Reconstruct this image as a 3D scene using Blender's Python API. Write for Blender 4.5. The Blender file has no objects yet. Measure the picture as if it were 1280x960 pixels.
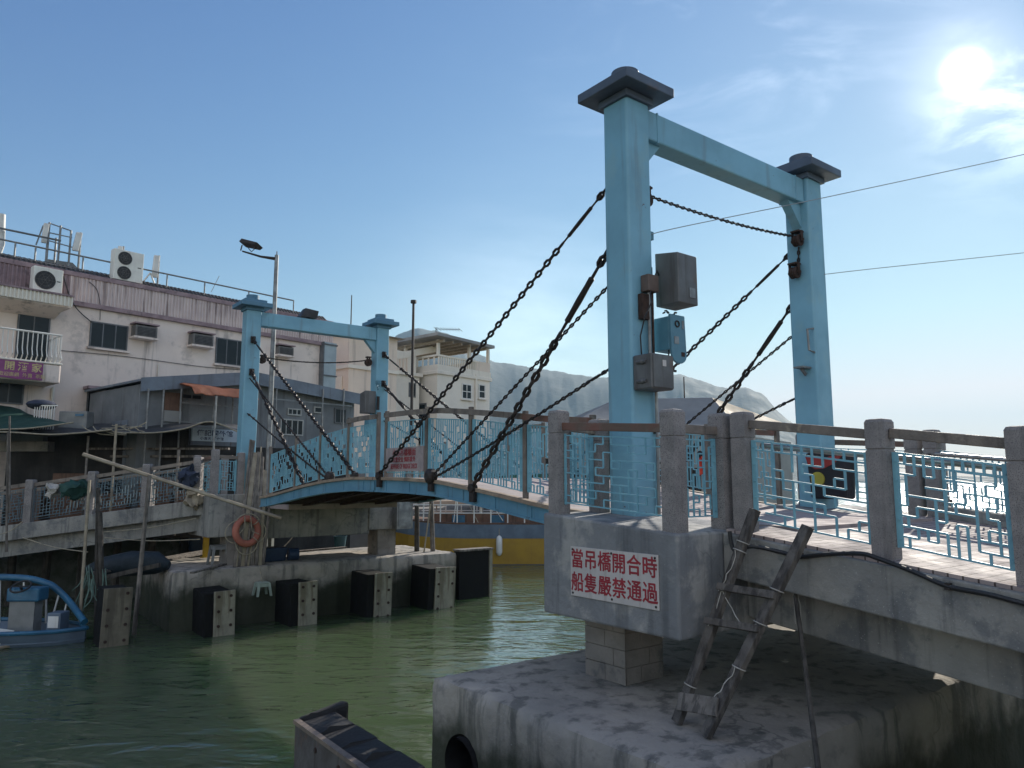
import bpy, bmesh, math, random
from mathutils import Vector, Matrix, Quaternion
random.seed(11)
R = math.radians
scene = bpy.context.scene
COL = scene.collection

# ------------------------------------------------------------------ camera
FPX, PITCH, EYE = 925.0, math.atan(120/925.0), 3.75        # focal length in px of a 1280 px frame, tilt, eye height
cam_d = bpy.data.cameras.new('camera'); cam = bpy.data.objects.new('camera', cam_d); COL.objects.link(cam)
cam.location = (0, 0, EYE); cam.rotation_euler = (R(90)+PITCH, 0, 0)
cam_d.sensor_width = 36; cam_d.lens = FPX/1280*36; cam_d.clip_end = 20000; cam_d.clip_start = .05
scene.camera = cam

# ------------------------------------------------------------------ sky, sun, exposure
SUN_EL, SUN_AZ = R(26.1), R(33.1)
SUN = Vector((math.sin(SUN_AZ)*math.cos(SUN_EL), math.cos(SUN_AZ)*math.cos(SUN_EL), math.sin(SUN_EL)))
SKY_STRENGTH = .10; FILL_CLOUDS = 1.25
world = bpy.data.worlds.new('World'); scene.world = world; world.use_nodes = True
def build_world():
    nt = world.node_tree; N = nt.nodes; L = nt.links; N.clear()
    def nd(t, **k):
        n = N.new(t)
        for a, b in k.items(): setattr(n, a, b)
        return n
    def m(op, a, b=None, c=None, clamp=False):
        n = nd('ShaderNodeMath', operation=op, use_clamp=clamp)
        for i, v in enumerate((a, b, c)):
            if v is None: continue
            if isinstance(v, (int, float)): n.inputs[i].default_value = v
            else: L.new(v, n.inputs[i])
        return n.outputs[0]
    out = nd('ShaderNodeOutputWorld'); bg = nd('ShaderNodeBackground'); bg.inputs['Strength'].default_value = SKY_STRENGTH
    L.new(bg.outputs[0], out.inputs[0])
    sky = nd('ShaderNodeTexSky', sky_type='NISHITA', sun_disc=False)
    sky.sun_elevation = SUN_EL; sky.sun_rotation = SUN_AZ
    sky.air_density = 1.15; sky.dust_density = .03; sky.ozone_density = 2.8; sky.altitude = 0
    tc = nd('ShaderNodeTexCoord'); vec = tc.outputs['Generated']
    def dot(v):
        n = nd('ShaderNodeVectorMath', operation='DOT_PRODUCT'); L.new(vec, n.inputs[0]); n.inputs[1].default_value = v
        return n.outputs['Value']
    def blob(v, k): return m('POWER', m('MAXIMUM', dot(v), 0.0), k)
    d = m('MAXIMUM', dot(SUN), 0.0)
    disc = nd('ShaderNodeMapRange', interpolation_type='SMOOTHSTEP'); L.new(d, disc.inputs[0])
    disc.inputs[1].default_value = math.cos(R(2.0)); disc.inputs[2].default_value = math.cos(R(.3))
    glow = m('ADD', m('MULTIPLY', m('POWER', disc.outputs[0], 3.0), 9.0), m('ADD', m('MULTIPLY', m('POWER', d, 700.0), 3.0), m('ADD', m('MULTIPLY', m('POWER', d, 30.0), .4), m('MULTIPLY', m('POWER', d, 7.0), .55))))
    # thin clouds on a flat layer
    sep = nd('ShaderNodeSeparateXYZ'); L.new(vec, sep.inputs[0])
    zz = m('MAXIMUM', m('ADD', sep.outputs[2], .06), .03)
    cx = m('DIVIDE', sep.outputs[0], zz); cy = m('DIVIDE', sep.outputs[1], zz)
    cmb = nd('ShaderNodeCombineXYZ'); L.new(cx, cmb.inputs[0]); L.new(cy, cmb.inputs[1])
    def noise(scale, det, dist, sx=1, sy=1, rot=0, off=0, rough=.6):
        mp = nd('ShaderNodeMapping'); L.new(cmb.outputs[0], mp.inputs[0]); mp.inputs['Scale'].default_value = (sx, sy, 1); mp.inputs['Rotation'].default_value = (0, 0, rot); mp.inputs['Location'].default_value = (off, off*.7, 0)
        n = nd('ShaderNodeTexNoise'); L.new(mp.outputs[0], n.inputs['Vector'])
        n.inputs['Scale'].default_value = scale; n.inputs['Detail'].default_value = det; n.inputs['Distortion'].default_value = dist; n.inputs['Roughness'].default_value = rough
        return n.outputs[0]
    def ramp(v, a, b):
        n = nd('ShaderNodeMapRange', interpolation_type='SMOOTHSTEP'); L.new(v, n.inputs[0]); n.inputs[1].default_value = a; n.inputs[2].default_value = b
        return n.outputs[0]
    def dirpx(x, y):
        a = (x-640)/FPX; b = -(y-480)/FPX
        return Vector((a, math.cos(PITCH)-b*math.sin(PITCH), math.sin(PITCH)+b*math.cos(PITCH))).normalized()
    wisps = m('MULTIPLY', ramp(noise(2.3, 9, .6, 1.0, 1.7, .5), .47, .78), m('MULTIPLY', blob(dirpx(940, -40), 60), .5))
    cum = m('MULTIPLY', ramp(noise(3.6, 10, .35, 1, 1.2, .2, 3.1), .44, .62), m('MINIMUM', m('ADD', blob(dirpx(1275, 122), 420), m('MULTIPLY', blob(dirpx(1200, 140), 3500), .4)), 1.0))
    strat = m('MULTIPLY', ramp(noise(.35, 8, .5, 1, 1, .3, 1.3), .40, .62), m('MULTIPLY', blob(dirpx(660, 445), 90), .55))
    cl = m('ADD', m('ADD', wisps, m('MULTIPLY', cum, .75)), strat)
    cc = nd('ShaderNodeMix', data_type='RGBA'); cc.blend_type = 'ADD'; cc.inputs[0].default_value = 1
    def scaled(fac, col):
        n = nd('ShaderNodeVectorMath', operation='SCALE'); n.inputs[0].default_value = col; L.new(fac, n.inputs['Scale']); return n.outputs[0]
    def add(a, b):
        n = nd('ShaderNodeVectorMath', operation='ADD'); L.new(a, n.inputs[0]); L.new(b, n.inputs[1]); return n.outputs[0]
    # the air that day: deeper overhead, greyer low down
    ss = nd('ShaderNodeSeparateXYZ'); L.new(sky.outputs[0], ss.inputs[0]); sc_ = nd('ShaderNodeCombineXYZ'); K = .137
    for i, (p, k) in enumerate(((1.62, 1.22), (1.32, .88), (.82, .72))):
        v = m('MULTIPLY', ss.outputs[i], K); lo = m('MINIMUM', v, .95)
        L.new(m('DIVIDE', m('ADD', m('MULTIPLY', m('POWER', lo, p), k), m('MULTIPLY', m('SUBTRACT', v, lo), .6)), K), sc_.inputs[i])
    # unseen cumulus added behind the camera to fill the shaded sides
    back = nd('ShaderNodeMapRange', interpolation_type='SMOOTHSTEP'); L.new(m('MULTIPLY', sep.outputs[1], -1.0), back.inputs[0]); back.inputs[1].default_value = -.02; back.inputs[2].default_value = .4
    fill_bank = m('MULTIPLY', m('MULTIPLY', ramp(noise(.9, 8, .4, 1, 1, .4, 8.0), .40, .60), back.outputs[0]), FILL_CLOUDS)
    cl = m('ADD', cl, fill_bank)
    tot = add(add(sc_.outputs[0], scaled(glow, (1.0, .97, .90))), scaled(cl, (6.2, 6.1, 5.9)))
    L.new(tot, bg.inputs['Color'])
build_world()
sun_d = bpy.data.lights.new('sun', 'SUN'); sun_d.energy = 5.0; sun_d.angle = R(.53); sun_d.color = (1, .93, .82)
sun_o = bpy.data.objects.new('sun', sun_d); COL.objects.link(sun_o); sun_o.rotation_euler = (-SUN).to_track_quat('-Z', 'Y').to_euler(); sun_o.location = (40, 60, 50)
scene.view_settings.view_transform = 'Standard'; scene.view_settings.look = 'None'
scene.view_settings.exposure = 0.62; scene.view_settings.gamma = 1; scene.view_settings.use_curve_mapping = False
scene.cycles.max_bounces = 6; scene.cycles.diffuse_bounces = 4; scene.cycles.glossy_bounces = 3; scene.cycles.volume_bounces = 0
scene.cycles.caustics_reflective = False; scene.cycles.caustics_refractive = False

# ------------------------------------------------------------------ frames and pixel helpers
class Frame:
    def __init__(s, ox, oy, ang): s.o = Vector((ox, oy, 0)); s.a = ang; s.m = Matrix.Rotation(ang, 3, 'Z')
    def w(s, p): return s.m @ Vector(p) + s.o
    def l(s, p): return s.m.transposed() @ (Vector(p) - s.o)
TH = R(37.7)
BR = Frame(0, 0, TH)                       # bridge: x = across (u), y = along the bridge away from us (v)
WD = Frame(0, 0, 0)
PK = Frame(-16.3, 23.5, math.atan2(.76, .65))   # long house: x along its front, y away from us
def ray(px, py):
    a = (px-640)/FPX; b = -(py-480)/FPX
    return Vector((a, math.cos(PITCH)-b*math.sin(PITCH), math.sin(PITCH)+b*math.cos(PITCH)))
def on(fr, axis, val, px, py):
    """Where the sight line of a pixel meets the plane <axis> = val of a frame, in that frame's coordinates."""
    o = fr.l((0, 0, EYE)); d = fr.m.transposed() @ ray(px, py)
    return o + d*((val-o[axis])/d[axis])

# ------------------------------------------------------------------ mesh builder
class MB:
    def __init__(s): s.v = []; s.f = []
    def add(s, vs, fs):
        b = len(s.v); s.v += [Vector(p) for p in vs]; s.f += [tuple(b+i for i in f) for f in fs]; return s
    def bb(s, x0, x1, y0, y1, z0, z1):
        return s.hexa([(x0,y0,z0),(x1,y0,z0),(x1,y1,z0),(x0,y1,z0),(x0,y0,z1),(x1,y0,z1),(x1,y1,z1),(x0,y1,z1)])
    def hexa(s, p): return s.add(p, [(3,2,1,0),(4,5,6,7),(0,1,5,4),(1,2,6,5),(2,3,7,6),(3,0,4,7)])
    def ext(s, pts, vec):
        n = len(pts); vec = Vector(vec); a = [Vector(p) for p in pts]
        return s.add(a+[p+vec for p in a], [tuple(range(n))[::-1], tuple(range(n, 2*n))] + [(i, (i+1) % n, n+(i+1) % n, n+i) for i in range(n)])
    def bar(s, p, q, w, h=None, up=(0,0,1)):
        h = h or w; p = Vector(p); q = Vector(q); d = (q-p)
        if d.length < 1e-6: return s
        d.normalize(); up = Vector(up)
        if abs(d.dot(up)) > .98: up = Vector((1, 0, 0))
        x = d.cross(up).normalized(); y = x.cross(d).normalized()
        o = [x*(-w/2)+y*(-h/2), x*(w/2)+y*(-h/2), x*(w/2)+y*(h/2), x*(-w/2)+y*(h/2)]
        return s.add([p+k for k in o]+[q+k for k in o], [(3,2,1,0),(4,5,6,7),(0,1,5,4),(1,2,6,5),(2,3,7,6),(3,0,4,7)])
    def tube(s, pts, r, n=8, caps=True, closed=False):
        P = [Vector(p) for p in pts]; k = len(P); rr = r if isinstance(r, (list, tuple)) else [r]*k
        def tan(i):
            if closed: return (P[(i+1) % k]-P[i-1]).normalized()
            return (P[min(i+1, k-1)]-P[max(i-1, 0)]).normalized()
        t = tan(0); x = t.orthogonal().normalized(); vs = []
        for i in range(k):
            t2 = tan(i); x = (x - t2*x.dot(t2)).normalized(); y = t2.cross(x)
            for j in range(n):
                a = 2*math.pi*j/n; vs.append(P[i]+(x*math.cos(a)+y*math.sin(a))*rr[i])
        fs = []
        for i in range(k if closed else k-1):
            i2 = (i+1) % k
            for j in range(n):
                j2 = (j+1) % n; fs.append((i*n+j, i*n+j2, i2*n+j2, i2*n+j))
        if caps and not closed: fs += [tuple(range(n))[::-1], tuple((k-1)*n+j for j in range(n))]
        return s.add(vs, fs)
    def cyl(s, p, q, r, n=14, r2=None): return s.tube([p, q], [r, r if r2 is None else r2], n)
    def torus(s, c, nrm, Rm, r, n=24, m=8, sx=1, sy=1):
        nrm = Vector(nrm).normalized(); x = nrm.orthogonal().normalized(); y = nrm.cross(x); c = Vector(c)
        return s.tube([c+(x*math.cos(2*math.pi*i/n)*sx+y*math.sin(2*math.pi*i/n)*sy)*Rm for i in range(n)], r, m, closed=True)
    def ball(s, c, r, n=10, m=6):
        c = Vector(c); rr = r if isinstance(r, (list, tuple)) else (r, r, r)
        return s.tube([c+Vector((0, 0, -rr[2]*math.cos(math.pi*i/m))) for i in range(m+1)], [max(1e-3, rr[0]*math.sin(math.pi*i/m)) for i in range(m+1)], n)
    def lathe(s, c, prof, n=20):
        c = Vector(c); vs = []; fs = []; k = len(prof)
        for (r, z) in prof:
            for j in range(n): a = 2*math.pi*j/n; vs.append(c+Vector((r*math.cos(a), r*math.sin(a), z)))
        for i in range(k-1):
            for j in range(n): j2 = (j+1) % n; fs.append((i*n+j, i*n+j2, (i+1)*n+j2, (i+1)*n+j))
        fs += [tuple(range(n))[::-1], tuple((k-1)*n+j for j in range(n))]
        return s.add(vs, fs)
    def link(s, c, t, side, ln, wd, wire, ns=5):
        """one stadium shaped chain link"""
        t = Vector(t).normalized(); side = Vector(side); side = (side-t*side.dot(t)).normalized(); c = Vector(c)
        a = wd/2-wire; h = ln/2-wire-a; pts = []
        for i in range(4): an = -math.pi/2+math.pi*i/3; pts.append(c+t*(h+a*math.cos(an))+side*(a*math.sin(an)))
        for i in range(4): an = math.pi/2+math.pi*i/3; pts.append(c+t*(-h+a*math.cos(an))+side*(a*math.sin(an)))
        return s.tube(pts, wire, ns, closed=True)
    def chain(s, p, q, pitch, wd, wire, sag=0, ns=5):
        p = Vector(p); q = Vector(q); n = max(2, int(round((q-p).length/pitch))); prev = None
        f = lambda k: p.lerp(q, k)+Vector((0, 0, -sag*4*k*(1-k)))
        for i in range(n):
            a = f(i/n); b = f((i+1)/n); t = (b-a).normalized(); side = t.cross(Vector((0, 0, 1))); 
            if side.length < .05: side = Vector((1, 0, 0))
            side = Quaternion(t, (math.pi/4 if i % 2 else -math.pi/4)+.35*math.sin(i*2.1)*.4) @ side.normalized()
            s.link((a+b)/2, t, side, pitch+2*wire*1.05, wd, wire, ns)
        return s
    def build(s, name, mat, parent=None, fr=WD, origin=None, bevel=0, smooth=False, seg=2):
        if parent is not None: fr = parent_fr[parent.name]; o = parent_or[parent.name]
        else:
            if origin is None:
                xs = [p.x for p in s.v]; ys = [p.y for p in s.v]; zs = [p.z for p in s.v]
                origin = ((min(xs)+max(xs))/2, (min(ys)+max(ys))/2, min(zs))
            o = Vector(origin)
        me = bpy.data.meshes.new(name); me.from_pydata([tuple(p-o) for p in s.v], [], s.f); me.update()
        bm = bmesh.new(); bm.from_mesh(me); bmesh.ops.recalc_face_normals(bm, faces=bm.faces); bm.to_mesh(me); bm.free()
        if smooth:
            me.polygons.foreach_set('use_smooth', [True]*len(me.polygons)); 
            try: me.set_sharp_from_angle(angle=R(40))
            except Exception: pass
        me.materials.append(mat)
        ob = bpy.data.objects.new(name, me); COL.objects.link(ob)
        if parent is not None: ob.parent = parent
        else: ob.location = fr.w(o); ob.rotation_euler = (0, 0, fr.a)
        parent_fr[ob.name] = fr; parent_or[ob.name] = o
        if bevel:
            b = ob.modifiers.new('bevel', 'BEVEL'); b.width = bevel; b.segments = seg; b.limit_method = 'ANGLE'; b.angle_limit = R(40)
        return ob
parent_fr = {}; parent_or = {}
def tag(o, label=None, cat=None, group=None, kind=None):
    if label: o['label'] = label
    if cat: o['category'] = cat
    if group: o['group'] = group
    if kind: o['kind'] = kind
    return o
def thing(name, label, cat, origin, fr=WD, group=None):
    e = bpy.data.objects.new(name, None); COL.objects.link(e); e.empty_display_size = .3
    e.location = fr.w(origin); e.rotation_euler = (0, 0, fr.a); parent_fr[e.name] = fr; parent_or[e.name] = Vector(origin)
    return tag(e, label, cat, group)
def structure(o): o['kind'] = 'structure'; return o
def kids(o): return [c for c in bpy.data.objects if c.parent == o]
def copy_tree(o, loc=None, rz=None, parent=None):
    c = o.copy(); COL.objects.link(c)
    parent_fr[c.name] = parent_fr.get(o.name, WD); parent_or[c.name] = parent_or.get(o.name, Vector())
    if parent is not None: c.parent = parent
    if loc is not None: c.location = loc
    if rz is not None: c.rotation_euler = (0, 0, rz)
    for k in kids(o): copy_tree(k, parent=c)
    return c
def text(name, s, size, mat, parent, M, extrude=.001, bold=0, align='CENTER', sx=1, heavy=0):
    """lettering as a mesh; M maps text space (x right, y up, z out) to the parent's local space"""
    cu = bpy.data.curves.new(name, 'FONT'); cu.body = s; cu.size = size; cu.extrude = extrude; cu.offset = bold
    cu.align_x = align; cu.align_y = 'CENTER'; cu.resolution_u = 3
    tmp = bpy.data.objects.new(name, cu); COL.objects.link(tmp); bpy.context.view_layer.update()
    me = bpy.data.meshes.new_from_object(tmp.evaluated_get(bpy.context.evaluated_depsgraph_get()))
    bpy.data.objects.remove(tmp); 
    if heavy:                                    # thicker strokes: the same outline laid four times, a hair apart
        bm = bmesh.new()
        for q, (ax, ay) in enumerate(((heavy, 0), (-heavy, 0), (0, heavy), (0, -heavy))):
            c = me.copy(); c.transform(Matrix.Translation((ax, ay, q*.0003))); bm.from_mesh(c); bpy.data.meshes.remove(c)
        bm.to_mesh(me); bm.free()
    me.transform(M @ Matrix.Diagonal((sx, 1, 1, 1))); me.materials.clear(); me.materials.append(mat)
    o = bpy.data.objects.new(name, me); COL.objects.link(o); o.parent = parent
    parent_fr[o.name] = parent_fr[parent.name]; parent_or[o.name] = parent_or[parent.name]
    return o
def basis(o, x, y, z):
    x = Vector(x).normalized(); y = Vector(y).normalized(); z = Vector(z).normalized()
    return Matrix(((x.x, y.x, z.x, o[0]), (x.y, y.y, z.y, o[1]), (x.z, y.z, z.z, o[2]), (0, 0, 0, 1)))

# ------------------------------------------------------------------ materials
MATS = {}
def surf(name, c, c2=None, sc=3.0, rough=.75, metal=0.0, bump=.15, bsc=25.0, stain=None, streak=None, speck=None, spec=.4, rvar=.12, bdist=.02, tide=None, crack=None):
    mt = bpy.data.materials.new(name); mt.use_nodes = True; nt = mt.node_tree; N = nt.nodes; L = nt.links
    bs = N['Principled BSDF']; bs.inputs['Metallic'].default_value = metal; bs.inputs['Specular IOR Level'].default_value = spec
    tc = N.new('ShaderNodeTexCoord')
    def noise(scale, det=6, map_=None, rg=.6, off=0):
        v = tc.outputs['Object']
        mp = N.new('ShaderNodeMapping'); L.new(v, mp.inputs[0]); mp.inputs['Location'].default_value = (off, off*1.7, off*.6)
        if map_: mp.inputs['Scale'].default_value = map_
        n = N.new('ShaderNodeTexNoise'); L.new(mp.outputs[0], n.inputs['Vector']); n.inputs['Scale'].default_value = scale
        n.inputs['Detail'].default_value = det; n.inputs['Roughness'].default_value = rg
        return n.outputs[0]
    def mr(v, a, b, c0=0, c1=1):
        n = N.new('ShaderNodeMapRange'); n.interpolation_type = 'SMOOTHSTEP'; L.new(v, n.inputs[0])
        for i, x in enumerate((a, b, c0, c1)): n.inputs[1+i].default_value = x
        return n.outputs[0]
    def mix(f, a, b):
        n = N.new('ShaderNodeMix'); n.data_type = 'RGBA'; L.new(f, n.inputs[0])
        for i, x in ((6, a), (7, b)):
            if isinstance(x, tuple): n.inputs[i].default_value = (*x, 1)
            else: L.new(x, n.inputs[i])
        return n.outputs[2]
    c2 = c2 or tuple(x*.72 for x in c)
    n1 = noise(sc, 8); col = mix(mr(n1, .32, .68), c, c2)
    if stain: col = mix(mr(noise(stain[2], 9, off=3.3, rg=.65), stain[1], stain[1]+.12, 0, stain[3] if len(stain) > 3 else .8), col, stain[0])
    if streak: col = mix(mr(noise(streak[2], 6, (1, 1, .07), off=7.1), streak[1]-.06, streak[1]+.08, 0, streak[3] if len(streak) > 3 else .7), col, streak[0])
    if speck: col = mix(mr(noise(speck[1], 2, off=1.1), speck[2], speck[2]+.06), col, speck[0])
    if crack:
        vo = N.new('ShaderNodeTexVoronoi'); vo.feature = 'DISTANCE_TO_EDGE'; vo.inputs['Scale'].default_value = crack[1]
        nn = N.new('ShaderNodeTexNoise'); nn.inputs['Scale'].default_value = 3; nn.inputs['Detail'].default_value = 6; L.new(tc.outputs['Object'], nn.inputs['Vector'])
        va = N.new('ShaderNodeVectorMath'); va.operation = 'MULTIPLY_ADD'; L.new(nn.outputs['Color'], va.inputs[0]); va.inputs[1].default_value = (.5, .5, .5); L.new(tc.outputs['Object'], va.inputs[2]); L.new(va.outputs[0], vo.inputs['Vector'])
        line = mr(vo.outputs['Distance'], 0, .014, 1, 0); mk = N.new('ShaderNodeMath'); mk.operation = 'MULTIPLY'; L.new(line, mk.inputs[0]); L.new(mr(noise(.8, 3, off=9), .5, .62, 0, .55), mk.inputs[1])
        col = mix(mk.outputs[0], col, crack[0])
    if tide:                                     # weed and damp up to the high water mark, ragged
        sp = N.new('ShaderNodeSeparateXYZ'); L.new(tc.outputs['Object'], sp.inputs[0]); ad = N.new('ShaderNodeMath'); ad.operation = 'MULTIPLY_ADD'
        L.new(noise(2.2, 7, off=5.5), ad.inputs[0]); ad.inputs[1].default_value = .9; L.new(sp.outputs[2], ad.inputs[2])
        col = mix(mr(ad.outputs[0], tide[1]+.25, tide[1]+.75, .92, 0), col, tide[0])
    L.new(col, bs.inputs['Base Color'])
    L.new(mr(n1, .3, .7, max(.02, rough-rvar), min(1, rough+rvar)), bs.inputs['Roughness'])
    if bump:
        b = N.new('ShaderNodeBump'); b.inputs['Strength'].default_value = bump; b.inputs['Distance'].default_value = bdist
        L.new(noise(bsc, 8, off=2.2), b.inputs['Height']); L.new(b.outputs[0], bs.inputs['Normal'])
    MATS[name] = mt; return mt
RUST = (.09, .035, .015); GRIME = (.03, .028, .025)
BLUE = surf('blue_paint', (.185, .385, .49), (.155, .325, .42), 1.5, .42, bump=.06, bsc=60, stain=((.21, .37, .42), .54, 1.7, .55), streak=((.12, .13, .125), .60, 6, .3), speck=((.10, .05, .03), 14, .735))
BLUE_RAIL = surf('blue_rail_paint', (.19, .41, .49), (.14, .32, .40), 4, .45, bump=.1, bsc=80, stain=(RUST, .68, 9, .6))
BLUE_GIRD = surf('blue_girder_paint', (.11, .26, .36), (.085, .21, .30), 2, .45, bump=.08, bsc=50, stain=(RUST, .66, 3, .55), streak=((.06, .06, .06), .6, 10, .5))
CAPP = surf('slate_cap_paint', (.085, .115, .16), (.065, .085, .12), 2, .55, bump=.08, stain=((.15, .10, .09), .6, 3, .5))
CAPB = surf('far_cap_paint', (.085, .20, .29), (.07, .165, .245), 2, .5, bump=.08, stain=((.06, .09, .12), .6, 3, .5))
CONC = surf('concrete', (.29, .28, .255), (.19, .185, .175), 1.3, .88, bump=.8, bsc=14, crack=((.04, .04, .04), .9), stain=((.12, .125, .13), .50, 2.9, .75), streak=((.07, .07, .07), .58, 6, .6), speck=((.32, .31, .29), 60, .66))
CONC2 = surf('old_pier_concrete', (.40, .355, .30), (.26, .24, .21), .9, .9, bump=.9, bsc=9, crack=((.05, .05, .05), .6), stain=((.13, .125, .12), .54, 3.4, .45), streak=((.05, .055, .05), .56, 4, .6), speck=((.36, .35, .33), 40, .68), tide=((.026, .032, .016), 2.5))
CONCB = surf('dark_plaster', (.215, .22, .225), (.145, .15, .158), 1.1, .85, bump=.7, bsc=14, crack=((.04, .04, .04), .9), stain=((.33, .32, .30), .49, 1.7, .85), streak=((.08, .085, .09), .56, 5, .6), speck=((.30, .29, .28), 50, .68))
PLATED = surf('brown_fender_plate', (.15, .13, .095), (.11, .095, .07), 4, .7, bump=.3, streak=((.06, .05, .035), .53, 7, .7))
CONCD = surf('wet_concrete', (.10, .11, .10), (.05, .06, .05), 1.5, .8, bump=.8, bsc=12, stain=((.03, .04, .025), .5, 2, .8))
GRAN = surf('granite', (.27, .245, .235), (.20, .185, .18), 5, .8, bump=.25, bsc=90, speck=((.08, .075, .075), 130, .56), streak=((.10, .09, .085), .6, 8, .5))
BRICK = surf('block_stone', (.25, .225, .20), (.19, .17, .15), 3, .88, bump=.5, bsc=20, stain=((.08, .085, .09), .55, 2.5, .7))
PAVE = surf('pavement', (.36, .29, .27), (.28, .23, .22), 2.5, .85, bump=.3, bsc=30, stain=((.15, .13, .13), .55, 2, .6))
CHAIN = surf('chain_iron', (.022, .019, .018), (.04, .028, .022), 20, .55, metal=.5, bump=.2, bsc=120)
IRON = surf('dark_iron', (.03, .028, .028), (.045, .032, .026), 8, .6, metal=.4, bump=.2, bsc=60)
RIRON = surf('rusty_iron', (.055, .03, .022), (.035, .022, .018), 8, .8, metal=.2, bump=.3, bsc=60)
GALV = surf('galvanised_steel', (.24, .25, .25), (.17, .17, .17), 5, .5, metal=.55, bump=.08, bsc=60, stain=((.13, .08, .05), .66, 4, .5))
STEEL = surf('pipe_steel', (.36, .36, .35), (.22, .20, .18), 6, .38, metal=.8, bump=.06, stain=((.12, .07, .04), .64, 8, .6))
BOXG = surf('box_grey_metal', (.13, .13, .13), (.10, .10, .10), 2, .55, metal=.3, bump=.06, stain=((.13, .085, .06), .6, 3, .5), streak=((.06, .05, .045), .6, 9, .5))
HOISTB = surf('hoist_blue', (.085, .21, .275), (.065, .165, .225), 3, .45, bump=.06, stain=(RUST, .66, 5, .5))
WOODR = surf('handrail_wood', (.20, .165, .135), (.13, .11, .095), 5, .6, bump=.35, bsc=40, stain=((.38, .31, .23), .58, 3.5, .7), streak=((.05, .04, .035), .6, 10, .5))
WOODRED = surf('reddish_handrail', (.17, .075, .055), (.12, .085, .065), 4, .6, bump=.3, bsc=40, stain=((.15, .115, .09), .47, 4, .85))
DECKW = surf('deck_timber', (.33, .25, .18), (.24, .18, .135), 4, .85, bump=.4, bsc=30, stain=((.12, .09, .07), .55, 3, .6))
WOOD = surf('weathered_wood', (.22, .19, .165), (.13, .115, .10), 6, .85, bump=.5, bsc=30, streak=((.045, .04, .035), .52, 14, .7))
WOODL = surf('ladder_wood', (.135, .12, .105), (.085, .075, .068), 6, .85, bump=.6, bsc=30, streak=((.035, .03, .028), .5, 14, .8))
WOODD = surf('dark_wet_wood', (.075, .065, .055), (.045, .04, .035), 6, .85, bump=.5, bsc=30, streak=((.02, .018, .015), .52, 14, .7))
BAMBOO = surf('bamboo', (.30, .26, .19), (.22, .18, .13), 5, .55, bump=.2, bsc=40)
ROPE = surf('rope', (.34, .30, .22), (.22, .20, .16), 12, .9, bump=.4, bsc=150)
TWINE = surf('pale_twine', (.42, .40, .36), (.30, .28, .25), 12, .9)
RUBBER = surf('black_rubber', (.009, .009, .010), (.017, .016, .016), 5, .75, bump=.5, bsc=18, stain=((.05, .05, .045), .62, 5, .5))
PLATE = surf('fender_plate', (.27, .25, .195), (.20, .185, .145), 4, .65, bump=.3, streak=((.10, .08, .05), .53, 7, .7), stain=((.16, .15, .11), .6, 5, .6))
BLACKR = surf('shaded_rubber', (.007, .007, .008), (.012, .012, .011), 5, .9, bump=.4, bsc=18, spec=.15, stain=((.02, .024, .014), .58, 4, .6))  # rubber set darker, the fenders' shade put into its colour
RUSTP = surf('rusted_panel', (.11, .10, .095), (.07, .06, .055), 3, .75, bump=.4, bsc=25, stain=((.13, .075, .05), .56, 4, .6))
CABLE = surf('black_cable', (.02, .02, .021), None, 5, .5, bump=0)
WIRE = surf('grey_wire', (.30, .32, .34), None, 5, .6, bump=0)
WALLP = surf('pink_wall', (.76, .645, .565), (.69, .58, .51), .9, .9, bump=.15, bsc=20, stain=((.36, .31, .28), .53, 1.1, .5), streak=((.24, .20, .18), .59, 3.0, .7))
WALLC = surf('cream_wall', (.76, .70, .60), (.68, .63, .55), .7, .9, bump=.1, stain=((.42, .38, .32), .62, 1, .45), streak=((.30, .28, .25), .63, 3, .45))
WALLPK = surf('pale_pink_wall', (.72, .61, .50), (.66, .55, .46), .7, .9, bump=.1, streak=((.30, .26, .23), .63, 3, .45))
CLAD = surf('corrugated_cladding', (.62, .51, .47), (.52, .42, .40), 1, .6, bump=.05, streak=((.17, .12, .11), .56, 5, .75))
CLADP = surf('purple_trim', (.31, .22, .225), (.22, .155, .165), 3, .7, bump=.15, stain=((.07, .05, .05), .55, 3, .6))
ROOFD = surf('dark_roof_sheet', (.05, .048, .048), (.035, .03, .03), 3, .7, bump=.2)
SHEDG = surf('grey_shed_sheet', (.19, .20, .21), (.14, .15, .16), 1.2, .7, bump=.1, streak=((.08, .08, .08), .58, 5, .6))
SHEDR = surf('grey_shed_roof', (.17, .20, .24), (.13, .15, .18), 1.5, .6, bump=.1, streak=((.08, .07, .07), .6, 5, .5))
GLASS = surf('window_glass', (.012, .018, .022), (.02, .027, .03), 1.2, .18, bump=0, spec=.18, rvar=.05)
FRAME = surf('window_frame', (.42, .42, .40), None, 4, .5, bump=.05)
FRAMED = surf('dark_window_frame', (.13, .135, .14), None, 4, .5, bump=.05)
ACW = surf('air_conditioner_white', (.76, .74, .66), (.66, .63, .57), 3, .55, bump=.05, streak=((.25, .22, .18), .62, 8, .5))
ACG = surf('air_conditioner_grey', (.15, .14, .13), (.10, .095, .09), 3, .6, bump=.1, streak=((.10, .08, .06), .58, 8, .6))
GRILL = surf('dark_grille', (.03, .03, .032), None, 6, .6, bump=.2, bsc=90)
WHITE = surf('white_enamel', (.68, .67, .63), (.58, .56, .52), 3, .5, bump=.05, streak=((.35, .30, .26), .64, 8, .4))
SIGNW = surf('sign_white', (.52, .48, .455), (.44, .41, .39), 2, .5, bump=.05, stain=((.36, .31, .27), .60, 5, .6), streak=((.32, .28, .25), .60, 9, .55))
SIGNBW = surf('sign_blue_white', (.40, .47, .54), (.34, .41, .48), 2, .5, bump=.03)
RED = surf('sign_red', (.30, .022, .035), (.24, .02, .03), 6, .5, bump=0)
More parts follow.
